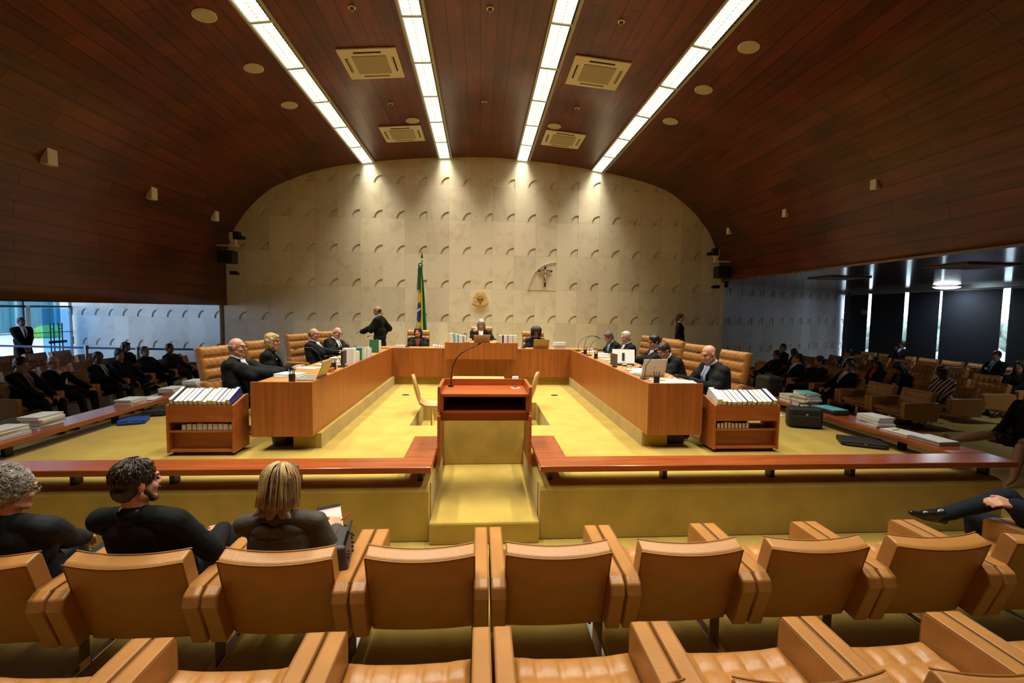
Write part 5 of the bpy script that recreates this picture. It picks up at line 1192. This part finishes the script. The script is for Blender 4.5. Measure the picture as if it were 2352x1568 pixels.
o = tag(MB().tube([(0, 0, 0), (.12, .03, 0)], .006).build('highlighter', mat('yellow_marker', (.75, .70, .03), .4), loc=(4.88, 5.05, B+.030)), 'yellow highlighter pen lying on papers on the right barrier', 'pen')
# bags
def bag(label, x, y, z, lx, ly, lz, rz, handle=True, m=None):
    m = m or mat('black_nylon', (.014, .014, .015), .6, bump=(30, .4))
    t = thing('briefcase', label, 'bag', (x, y, z), rz); b = MB(); b.box(-lx/2, lx/2, -ly/2, ly/2, 0, lz); b.build('body', m, t, bevel=min(lx, ly, lz)*.22, seg=4)
    b = MB(); b.box(-lx*.42, lx*.42, -ly/2-.02, -ly/2, lz*.12, lz*.62); b.build('pocket', m, t, bevel=.012, seg=3)
    if handle: b = MB(); b.tube([(-.07, 0, lz-.01), (-.06, 0, lz+.045), (.06, 0, lz+.045), (.07, 0, lz-.01)], .010); b.build('handle', m, t)
    b = MB(); b.box(-.015, .015, -ly/2-.026, -ly/2-.018, lz*.62, lz*.74); b.build('buckle', CHROME, t)
    return t
bag('black fabric briefcase standing on the court carpet beside the right barrier', 4.50, 6.02, 0, .42, .20, .28, -.35)
bag('flat black laptop bag with a small orange tab lying under the right barrier', 4.62, 5.18, 0, .46, .32, .06, -.5, handle=False)
bag('tall black pilot case standing on the far part of the right barrier', 4.97, 7.55, B, .30, .34, .33, .1)
casefile(4.55, 5.98, .30, .001, .001, .001, 'x', 'x') if False else None
bag('black laptop bag flat on the right barrier under a turquoise folder', 4.98, 6.14, B, .24, .40, .05, 0, handle=False)
casefile(4.97, 6.14, B+.053, .24, .36, .012, 'turquoise folder lying on the black laptop bag', 'turquoise folders on the right barrier', 'teal', .1)
casefile(4.55, 6.75, 0, .26, .20, .004, 'white sheet lying on the court carpet behind the briefcase', 'loose papers on the carpet', 'white', .3)
bag('bright blue fabric bag lying under the left barrier', -4.55, 6.35, 0, .30, .26, .06, .4, handle=False, m=mat('blue_nylon', (.01, .06, .32), .5))
bag('black bag lying behind the bright blue bag under the left barrier', -4.58, 6.85, 0, .30, .30, .08, .3, handle=False)
bag('black bag on the carpet behind the left trolley', -4.2, 7.9, 0, .34, .3, .10, .3, handle=False)
t = thing('waste_bin', 'round black waste bin under the near end of the left desk', 'bin', (-2.22, 5.33, 0)); b = MB(); b.cyl(0, 0, 0, .165, .10, .125, 24); b.build('body', BLACKPL, t); b = MB(); b.cyl(0, 0, .150, .165, .128, .128, 24); b.build('rim', BLACKPL, t)
t = thing('waste_bin', 'black box partly hidden under the near end of the right desk', 'bin', (2.33, 5.40, 0)); b = MB(); b.box(-.12, .12, -.14, .14, 0, .15); b.build('body', BLACKPL, t, bevel=.01); b = MB(); b.box(-.125, .125, -.145, .145, .135, .15); b.build('rim', BLACKPL, t)

# ------------------------------------------------------------ things on the desks
DT = .736
def mic(label, x, y, z, rz, reach=.32, rise=.30):
    t = thing('gooseneck_microphone', label, 'microphone', (x, y, z), rz, 'gooseneck microphones on the judges desks')
    b = MB(); b.box(-.035, .035, -.05, .05, 0, .02); b.build('base', BLACKPL, t, bevel=.005)
    pts = [(0, 0, .02), (0, .01, rise*.45), (0, reach*.15, rise*.8), (0, reach*.42, rise), (0, reach*.75, rise*1.02), (0, reach, rise*.96)]
    b = MB(); b.tube(pts, .0045, 6); b.build('gooseneck', BLACKMET, t); b = MB(); b.cap(pts[-1], .010, (0, reach+.03, rise*.94), .010, 8); b.build('capsule', BLACKPL, t, smooth=True)
def laptop(label, x, y, z, rz, lid, ang=1.9, logo=False):
    t = thing('laptop', label, 'laptop', (x, y, z), rz, 'laptops on the judges desks'); b = MB(); b.box(-.165, .165, -.11, .11, 0, .016); b.build('keyboard_base', mat('laptop_grey', (.35, .35, .34), .35, metal=.5), t, bevel=.004)
    M = Matrix.Translation((0, .11, .012)) @ Matrix.Rotation(-(ang-PI/2), 4, 'X') ; b = MB(); b.box(-.165, .165, -.004, .004, 0, .225, M); o = b.build('screen_lid', lid, t, bevel=.003)
    b = MB(); b.box(-.155, .155, -.006, -.004, .012, .213, M); b.build('display', mat('display', (.02, .03, .05), .2), o)
    if logo: b = MB(); b.box(-.016, -.010, .004, .0055, .095, .125, M); b.box(.010, .016, .004, .0055, .095, .125, M); b.box(-.012, .012, .004, .0055, .107, .113, M); b.build('logo', COV['grey'], o)
def pencup(label, x, y, z):
    t = thing('pen_holder', label, 'pen holder', (x, y, z), 0, 'black pen holders on the desks'); b = MB(); b.cyl(0, 0, 0, .09, .034, n=14); b.build('cup', BLACKPL, t)
    for k, c in enumerate(('red', 'green', 'black', 'sky', 'blue')):
        a = k*1.3; b = MB(); b.tube([(.012*math.cos(a), .012*math.sin(a), .03), (.034*math.cos(a), .034*math.sin(a), .145)], .0045, 6); b.build('pen', COV[c], t)
def sheets(label, x, y, z, wx, wy, h, rz, group='papers on the judges desks', c='white'): casefile(x, y, z, wx, wy, h, label, group, c, rz)
GOLDLID = mat('laptop_bronze_lid', (.34, .24, .12), .35, metal=.4); SILV = mat('laptop_silver_lid', (.58, .56, .50), .4)
# left desk
laptop('bronze laptop standing open at the near end of the left desk', -1.93, 5.42, DT, PI/2+PI, GOLDLID, 2.0)
mic('microphone at the near end of the left desk, bent toward the balding man', -1.86, 5.62, DT, PI/2, .30, .34)
mic('microphone on the left desk in front of the man in the white shirt', -2.02, 7.45, DT, PI/2, .30, .30)
mic('microphone at the far corner of the left desk', -2.0, 9.3, DT, PI/2-.5, .25, .27)
mic('microphone on the left desk near the blonde woman', -1.90, 6.5, DT, PI/2, .20, .16)
pencup('pen holder beside the bronze laptop on the left desk', -2.04, 5.16, DT); pencup('pen holder with coloured pens in the middle of the left desk', -1.93, 6.25, DT)
stack(-2.20, 5.52, DT, 2, .21, .30, .030, ['white', 'white'], 'beside the balding man on the left desk', 1.4, .01)
sheets('white papers in front of the blonde woman on the left desk', -2.30, 6.36, DT, .21, .30, .008, 1.3)
sheets('second pile of white papers on the left desk by the blonde woman', -2.15, 6.72, DT, .21, .30, .014, 1.1)
sheets('papers in front of the man in the white shirt on the left desk', -2.24, 7.62, DT, .21, .30, .020, 1.5)
sheets('grey folder on the left desk by the empty chair', -2.2, 7.1, DT, .22, .30, .010, 1.2, c='grey')
t = thing('desk_organiser', 'small brown wooden organiser with clips on the left desk', 'organiser', (-1.92, 6.02, DT)); b = MB(); b.box(-.05, .05, -.08, .08, 0, .05); b.build('tray', DESKWOOD, t, bevel=.004); b = MB(); b.ell((0, .03, .065), .022); b.build('contents', BLACKPL, t, smooth=True)
t = thing('cup', 'small white cup on the left desk by the bespectacled man', 'cup', (-2.25, 7.95, DT)); b = MB(); b.cyl(0, 0, .005, .06, .025, .035); b.build('bowl', COV['white'], t); b = MB(); b.cyl(0, 0, 0, .006, .05, .055); b.build('saucer', COV['white'], t)
t = thing('monitor', 'dark flat monitor on the left desk beside the white box file', 'monitor', (-1.90, 6.60, DT), PI/2); b = MB(); b.box(-.10, .10, -.012, .012, .03, .22); b.build('screen', BLACKPL, t, bevel=.004); b = MB(); b.box(-.05, .05, -.05, .05, 0, .012); b.box(-.012, .012, -.01, .01, .01, .05); b.build('stand', BLACKPL, t)
g = 'books and box files along the left desk'
specs_ = [(6.80, .06, .23, 'white', 'big white box file standing on the left desk'), (6.90, .035, .17, 'white', None), (6.96, .035, .17, 'cream', None), (7.02, .035, .17, 'white', None)]
y = 6.78; cl = ['white', 'white', 'cream', 'white', 'white', 'grey', 'green', 'sky', 'teal', 'white', 'cream', 'grey', 'white', 'white', 'sky', 'white']; hh = [.235, .235, .18, .18, .18, .17, .20, .215, .21, .20, .19, .19, .17, .16, .17, .16]
for k in range(16):
    w_ = .085 if k == 0 else .048
    book(-1.89, y+w_/2, DT, w_*.94, .16, hh[k], '%s book in the row along the left desk, %s from the near end' % (cl[k] if cl[k] != 'sky' else 'pale blue', ORD[k]), g, cl[k], rz=PI/2); y += w_+.004+(.12 if k in (5, 11) else 0)
for k, (c, h) in enumerate((('green', .24), ('white', .23), ('cream', .22), ('white', .22))):
    book(-1.95+.0*k, 8.72+.055*k, DT, .05, .17, h, '%s book in the far group near the left corner of the desks, %s of four' % (c, ORD[k]), 'books near the left corner of the desks', c, rz=PI/2)
# back desk
mic('microphone in front of the woman by the flag', -1.55, 10.05, DT, -PI/2+.2, .28, .16)
sheets('white tray of papers left of the woman by the flag', -1.68, 9.9, DT, .20, .12, .05, 0)
for k in range(4): book(-.96+.055*k, 9.85, DT, .05, .14, .075-.008*k, 'low %s book on the back desk right of the dark-haired woman, %s of four' % (['white', 'red', 'grey', 'cream'][k], ORD[k]), 'low books on the back desk', ['white', 'red', 'grey', 'cream'][k])
PB = .876
for k in range(9):
    c = ['white', 'white', 'teal', 'white', 'teal', 'white', 'white', 'grey', 'white'][k]
    book(-.58+.036*k, 9.52, PB, .033, .16, .205-.008*k, '%s volume left of the presiding woman, %s from the left' % (c, ORD[k]), 'volumes left of the presiding woman', c, rz=PI, tilt=.10 if k < 3 else 0)
for k in range(11):
    c = ['cream', 'white', 'black', 'white', 'white', 'grey', 'white', 'white', 'cream', 'white', 'white'][k]
    book(.41+.034*k, 9.50, PB, .031, .16, .165+.003*(k % 3), '%s volume right of the presiding woman, %s from the left' % (c, ORD[k]), 'volumes right of the presiding woman', c, rz=PI)
mic('microphone left of the presiding woman', -.26, 9.45, PB, PI/2, .02, .20); mic('microphone right of the presiding woman', .37, 9.45, PB, 0, -.02, .20)
laptop('bronze laptop in front of the presiding woman', .05, 9.55, PB-.03, PI, GOLDLID, 2.1)
t = thing('cup', 'white cup left of the central laptop', 'cup', (-.20, 9.6, PB)); b = MB(); b.cyl(0, 0, .005, .075, .03, .038); b.build('bowl', COV['white'], t); b = MB(); b.cyl(0, 0, .075, .082, .045, .045); b.build('lid', COV['white'], t)
laptop('bronze laptop in front of the curly-haired woman', 1.30, 9.78, DT, PI, GOLDLID, 1.95); mic('microphone left of the curly-haired woman', .96, 10.0, DT, PI/2, -.25, .26)
stack(1.72, 9.85, DT, 4, .26, .20, .036, ['white', 'grey', 'white', 'white'], 'right of the curly-haired woman', 0, .008)
# right desk
mic('microphone at the far corner of the right desk', 2.02, 9.35, DT, -PI/2, .42, .30); mic('second microphone along the far part of the right desk', 2.05, 8.9, DT, -PI/2+.5, .3, .34)
mic('microphone in front of the grey-haired man in the red tie', 2.04, 8.45, DT, -PI/2-.2, .42, .32); mic('long microphone at the near end of the right desk', 2.02, 5.48, DT, -PI/2-.1, .62, .36)
pencup('pen holder with coloured pens at the far part of the right desk', 2.02, 8.68, DT); pencup('pen holder in the middle of the right desk', 2.03, 7.9, DT); pencup('pen holder at the near end of the right desk', 2.03, 5.12, DT)
sheets('open white papers in front of the far man in blue', 2.25, 9.25, DT, .3, .22, .012, .3); sheets('white papers under the hands of the red-tied man', 2.35, 8.7, DT, .3, .24, .014, .2); sheets('white papers beside the red-tied man', 2.2, 8.2, DT, .28, .22, .02, -.2)
sheets('yellow-edged papers on the right desk near the glasses man', 2.15, 7.55, DT, .25, .2, .03, .4, c='cream'); sheets('blue folder on the right desk near the glasses man', 2.2, 7.25, DT, .26, .2, .018, .1, c='sky')
sheets('white sheets below the writing man on the right desk', 2.25, 6.35, DT, .32, .24, .012, .5); sheets('white sheets between the two near laptops on the right desk', 2.15, 6.02, DT, .26, .2, .02, -.3)
t = thing('reading_stand', 'black reading stand holding an upright white document on the right desk', 'stand', (2.22, 6.95, DT), -.25); b = MB(); b.box(-.16, .16, -.07, .10, 0, .03); b.build('base', BLACKPL, t, bevel=.01)
b = MB(); M = Matrix.Translation((0, .04, .03)) @ Matrix.Rotation(-.35, 4, 'X'); b.box(-.17, .17, 0, .006, .0, .22, M); p = b.build('document', PAPER, t); b = MB(); b.box(-.02, .02, -.008, .012, .04, .16, M); b.build('clip', BLACKPL, t)
t = thing('monitor', 'small dark screen standing on the right desk edge', 'monitor', (2.0, 6.72, DT), -PI/2+.1); b = MB(); b.box(-.11, .11, -.012, .012, .02, .20); b.build('screen', mat('dull_metal', (.16, .14, .11), .4, metal=.5), t, bevel=.004); b = MB(); b.box(-.04, .04, -.04, .04, 0, .012); b.box(-.01, .01, -.008, .008, .01, .04); b.build('stand', BLACKPL, t)
laptop('silver laptop seen from behind at the near end of the right desk', 2.20, 5.83, DT, PI+.15, SILV, 1.85, logo=True)
for k, (x, y) in enumerate(((2.03, 6.30), (2.05, 6.14))):
    t = thing('drinking_glass', ['clear glass on the right desk behind the near silver laptop', 'second clear glass on the right desk edge near the silver laptop'][k], 'glass', (x, y, DT)); b = MB(); b.cyl(0, 0, 0, .085, .028, .033); b.build('tumbler', MATS['clear_glass'], t); b = MB(); b.cyl(0, 0, .085, .09, .034, .034); b.build('cover', COV['white'], t)
sheets('large spread newspaper-like sheets at the near end of the right desk', 2.26, 5.19, DT, .46, .22, .010, .08); sheets('second layer of white sheets at the near end of the right desk', 2.36, 5.22, DT+.011, .32, .2, .006, -.2); sheets('cream folder beside the bald reader on the right desk', 2.3, 5.45, DT, .26, .16, .008, -.2, c='cream')
sheets('grey papers beside the near laptop on the right desk', 2.08, 5.42, DT, .10, .14, .008, .1, c='grey')

# ------------------------------------------------------------ flag, coat of arms, crucifix
def flag():
    G, Y, Bl, Wh = mat('flag_green', (.0, .16, .055), .6), mat('flag_yellow', (.75, .48, .02), .6), mat('flag_blue', (.01, .03, .20), .6), mat('flag_white', (.75, .75, .75), .6)
    t = thing('flag', 'green, yellow and blue national flag hanging from a pole by the stone wall', 'flag', (-1.54, 12.45, 0))
    b = MB(); b.tube([(0, 0, .05), (0, 0, 2.90)], .015); b.build('pole', mat('dark_pole', (.04, .02, .01), .4), t)
    b = MB(); b.cyl(0, 0, 0, .06, .18, .05); b.build('base', mat('dark_pole', (0, 0, 0)), t)
    b = MB(); b.ell((0, 0, 2.86), .022); b.ell((0, 0, 2.80), .016); b.build('silver_knob', CHROME, t, smooth=True)
    b = MB(); b.rings([[Vector((r_*math.cos(a), .4*r_*math.sin(a), z)) for a in [k*PI/4 for k in range(8)]] for z, r_ in ((2.89, .008), (2.93, .030), (2.97, .018), (3.08, .002))]); b.build('spearhead', BLACKMET, t)
    U, V = 46, 110; vs = []; b = MB(); b2 = []
    for j in range(V+1):
        v = j/V; z = 2.62-v*2.15; wl = .035+.075*min(1, v*1.6); wr = .03+.16*v**.8
        for i in range(U+1):
            u = i/U; x = -wl+(wl+wr)*u; y = -.035+.030*math.sin(u*17+1.2*math.sin(v*3))*(.4+v)+.01*math.sin(v*9+u*5); vs.append((x-.02, y, z))
    fs = []; mi = []
    for j in range(V):
        for i in range(U):
            u = (i+.5)/U; v = (j+.5)/V; c = 0
            if .28 < v < .93 and u < .62 - .3*max(0, v-.75) and u > .04 - (v-.6)*.2 : c = 1
            if v <= .28 and .46 < u < .62: c = 1
            if .52 < u < .60 and v < .9: c = 1
            if .46 < u < .52 and .30 < v < .85: c = 0 if v > .8 else 1
            if ((u-.24)/.225)**2+((v-.535)/.125)**2 < 1 or (u < .24 and abs(v-.535) < .10): c = 2
            if c == 2:
                if abs((v-.500)+(u-.24)*.085) < .011: c = 3
                if (i*7+j*13) % 61 == 0 and v > .52: c = 3
            if v > .90: c = 0
            fs.append((j*(U+1)+i, j*(U+1)+i+1, (j+1)*(U+1)+i+1, (j+1)*(U+1)+i)); mi.append(c)
    b.v, b.f, b.mi = vs, fs, mi; o = b.build('flag_cloth', [G, Y, Bl, Wh], t, smooth=True); s = o.modifiers.new('s', 'SOLIDIFY'); s.thickness = .004
    b = MB()
    for k in range(8): a = 2*PI*k/8; b.ell((-.03+.042*math.cos(a), -.06, 2.70+.055*math.sin(a)), (.026, .012, .028), n=8, m=6)
    o = b.build('rosette', G, t, smooth=True); b = MB(); b.ell((-.03, -.075, 2.70), (.026, .01, .034)); b.build('rosette_centre', GOLD, o, smooth=True)
    b = MB()
    for q in (-1, 1):
        rs = []
        for k in range(22): z = 2.64-.60*k/21; x = -.055-.030*k/21+q*.018; ww = .016+.002*(k % 2)*2; rs.append([Vector((x-ww, -.085, z)), Vector((x+ww, -.085, z)), Vector((x+ww, -.075, z)), Vector((x-ww, -.075, z))])
        b.rings(rs)
    o = b.build('ribbon', mat('dark_green_ribbon', (.005, .07, .04), .5), t); b = MB(); b.box(-.115, -.03, -.092, -.080, 2.03, 2.06); b.box(-.100, -.096, -.089, -.084, 2.06, 2.6); b.build('gold_fringe', GOLD, o)
flag()
def arms_():
    t = thing('coat_of_arms', 'gilded relief coat of arms on the stone wall above the central chair', 'emblem', (.01, 12.77, 1.86))
    b = MB(); b.cyl(0, 0, -.02, .0, .08, n=24); rot = Matrix.Rotation(PI/2, 4, 'X')
    b = MB(); b.rings([[rot @ Vector((r_*math.cos(2*PI*k/24), r_*math.sin(2*PI*k/24), z)) for k in range(24)] for z, r_ in ((0, .085), (.03, .080), (.035, .06))]); b.build('medallion', mat('dark_gold', (.45, .28, .06), .3, metal=1), t)
    b = MB(); poly = []
    for k in range(10): a = PI/2+k*PI/5; r_ = .095 if k % 2 == 0 else .045; poly.append((r_*math.cos(a), r_*math.sin(a)))
    b.prism(poly, -.06, -.03, 'y'); s = b.build('star', GOLD, t, bevel=.004)
    b = MB(); b.ell((0, -.065, 0), (.038, .02, .038)); b.build('star_disc', mat('dark_gold', (0, 0, 0)), s, smooth=True)
    rn = random.Random(2); b = MB()
    for sd in (-1, 1):
        for k in range(15):
            a = -PI/2+sd*(.35+2.55*k/14); 
            for q in (-1, 0, 1):
                r_ = .165+.028*q; b.ell((r_*math.cos(a), -.03-rn.uniform(0, .015), r_*math.sin(a)*1.05+.01), (.022, .014, .012), Matrix.Rotation(-a-sd*PI/2*.7+q*.5, 3, 'Y'), 8, 5)
    b.build('wreath', GOLD, t, smooth=True)
    b = MB(); b.box(-.010, .010, -.05, -.02, -.235, -.06); b.box(-.045, .045, -.05, -.02, -.125, -.108); b.ell((0, -.035, -.24), .015); b.build('sword', GOLD, t)
    b = MB(); rs = []
    for k in range(17): u = -1+2*k/16; x = .225*u; z = -.215+.085*u*u+.010*math.sin(u*9); rs.append([Vector((x, -.07-.01*math.cos(u*7), z-.022)), Vector((x, -.07-.01*math.cos(u*7), z+.022)), Vector((x, -.05, z+.022)), Vector((x, -.05, z-.022))])
    b.rings(rs); b.build('ribbon', GOLD, t)
    b = MB()
    for k in range(16): a = PI*.15+PI*.7*k/15; b.cap((.10*math.cos(a), -.02, .10*math.sin(a)), .004, (.225*math.cos(a), -.01, .235*math.sin(a)), .002, 5)
    b.build('rays', GOLD, t)
arms_()
def crucifix():
    t = thing('crucifix', 'dark wooden crucifix with a pale metal figure inside the large stone arch', 'crucifix', (1.79, 12.75, 2.22)); Wd = mat('crucifix_wood', (.10, .025, .012), .35)
    b = MB(); b.box(-.026, .026, -.015, .015, 0, .56); b.box(-.20, .20, -.015, .015, .405, .46); b.build('cross', Wd, t, bevel=.003)
    b = MB(); h = (0, -.035, .445)
    b.ell(h, (.019, .019, .024)); b.cap((0, -.03, .415), .016, (0, -.032, .34), .018, 8); b.cap((0, -.032, .34), .018, (.004, -.035, .30), .020, 8)
    for s in (-1, 1): b.cap((0, -.03, .41), .010, (s*.07, -.03, .418), .008, 8); b.cap((s*.07, -.03, .418), .008, (s*.15, -.022, .44), .006, 8); b.cap((s*.010, -.035, .30), .014, (s*.008+.01, -.05, .225), .012, 8); b.cap((s*.008+.01, -.05, .225), .011, (s*.004, -.03, .14), .008, 8)
    b.cap((0, -.03, .14), .009, (0, -.045, .115), .007, 8); blob(b, 'figure', mat('pale_gilt', (.75, .66, .42), .35, metal=.6), t, .004, 2)
    b = MB(); b.ell((0, -.036, .295), (.030, .022, .022)); b.build('loincloth', GOLD, t, smooth=True)
crucifix()
# ------------------------------------------------------------ barrier posts with blue belts, left aisle
ps = [(-14.0+1.2, 14.3), (-12.07, 12.8), (-9.5, 11.75), (-8.35, 11.9), (-6.75, 12.3)]
ps = [(-12.30, 12.55), (-9.75, 12.15), (-8.4, 11.95), (-6.95, 11.95)]
ls = ['steel belt post farthest left, in front of the guard', 'steel belt post beside the third man of the left row', 'steel belt post behind the men in black, left aisle', 'steel belt post nearest the main stone wall']
BELT = mat('navy_belt', (.012, .025, .12), .6)
for k, (x, y) in enumerate(ps):
    t = thing('belt_post', ls[k], 'barrier post', (x, y, FLOORZ), 0, 'belt posts in the left aisle')
    b = MB(); b.cyl(0, 0, .03, 1.02, .035, n=14); b.build('pole', STEEL, t); b = MB(); b.cyl(0, 0, 0, .03, .16, .15, n=20); b.build('base', BLACKMET, t); b = MB(); b.cyl(0, 0, .94, 1.03, .045, n=14); b.build('head', STEEL, t)
    nx, ny = ps[k-1] if k else (x-1.3, y-.6+1.2); b = MB(); dx, dy = nx-x, ny-y
    b.add([(0, 0, .95), (dx, dy, .95), (dx, dy, 1.0), (0, 0, 1.0)], [(0, 1, 2, 3)]); o = b.build('belt', BELT, t); s = o.modifiers.new('s', 'SOLIDIFY'); s.thickness = .004
# ------------------------------------------------------------ the blazer woman's things
t = thing('handbag', 'dark taupe handbag standing beside the woman in the brown blazer', 'bag', (-.79, 2.66, .10), .15)
b = MB(); rs = []
for k in range(7): u = k/6; z = -.14+.27*u; w_ = .06*(1-.35*u*u); l = .15*(1-.12*u); rs.append([Vector((-w_, -l, z)), Vector((w_, -l, z)), Vector((w_, l, z)), Vector((-w_, l, z))])
b.rings(rs); b.build('body', mat('taupe_leather', (.045, .035, .035), .45), t, bevel=.018, seg=3)
b = MB(); b.tube([(.03, -.10, .12), (.05, -.08, .19), (.05, .06, .19), (.03, .08, .12)], .008); b.build('handle', BLACKPL, t)
rn = random.Random(6); b = MB()
for k in range(26): b.ell((.052+rn.uniform(-.006, .006), -.12+.009*k, .10-.18*abs(math.sin(k*.13))), .008, n=6, m=4)
b.build('beaded_chain', mat('black_beads', (.02, .02, .02), .15), t, smooth=True)
t = thing('notebook', 'white notebook page held up by the woman in the brown blazer', 'notebook', (-.93, 2.92, .19), .5); M = Matrix.Rotation(.9, 4, 'X'); b = MB(); b.box(-.07, .07, -.10, .10, 0, .006, M); b.build('paper_pages', COV['white'], t)
b = MB(); b.box(-.07, .07, .095, .108, -.004, .012, M); b.build('spiral', BLACKPL, t)
tag(MB().cap((0, 0, 0), .0055, (.075, .05, .055), .004, 8).build('red_pen', CLO['redtie'], loc=(-.895, 2.90, .185)), 'red pen held by the woman in the brown blazer', 'pen')
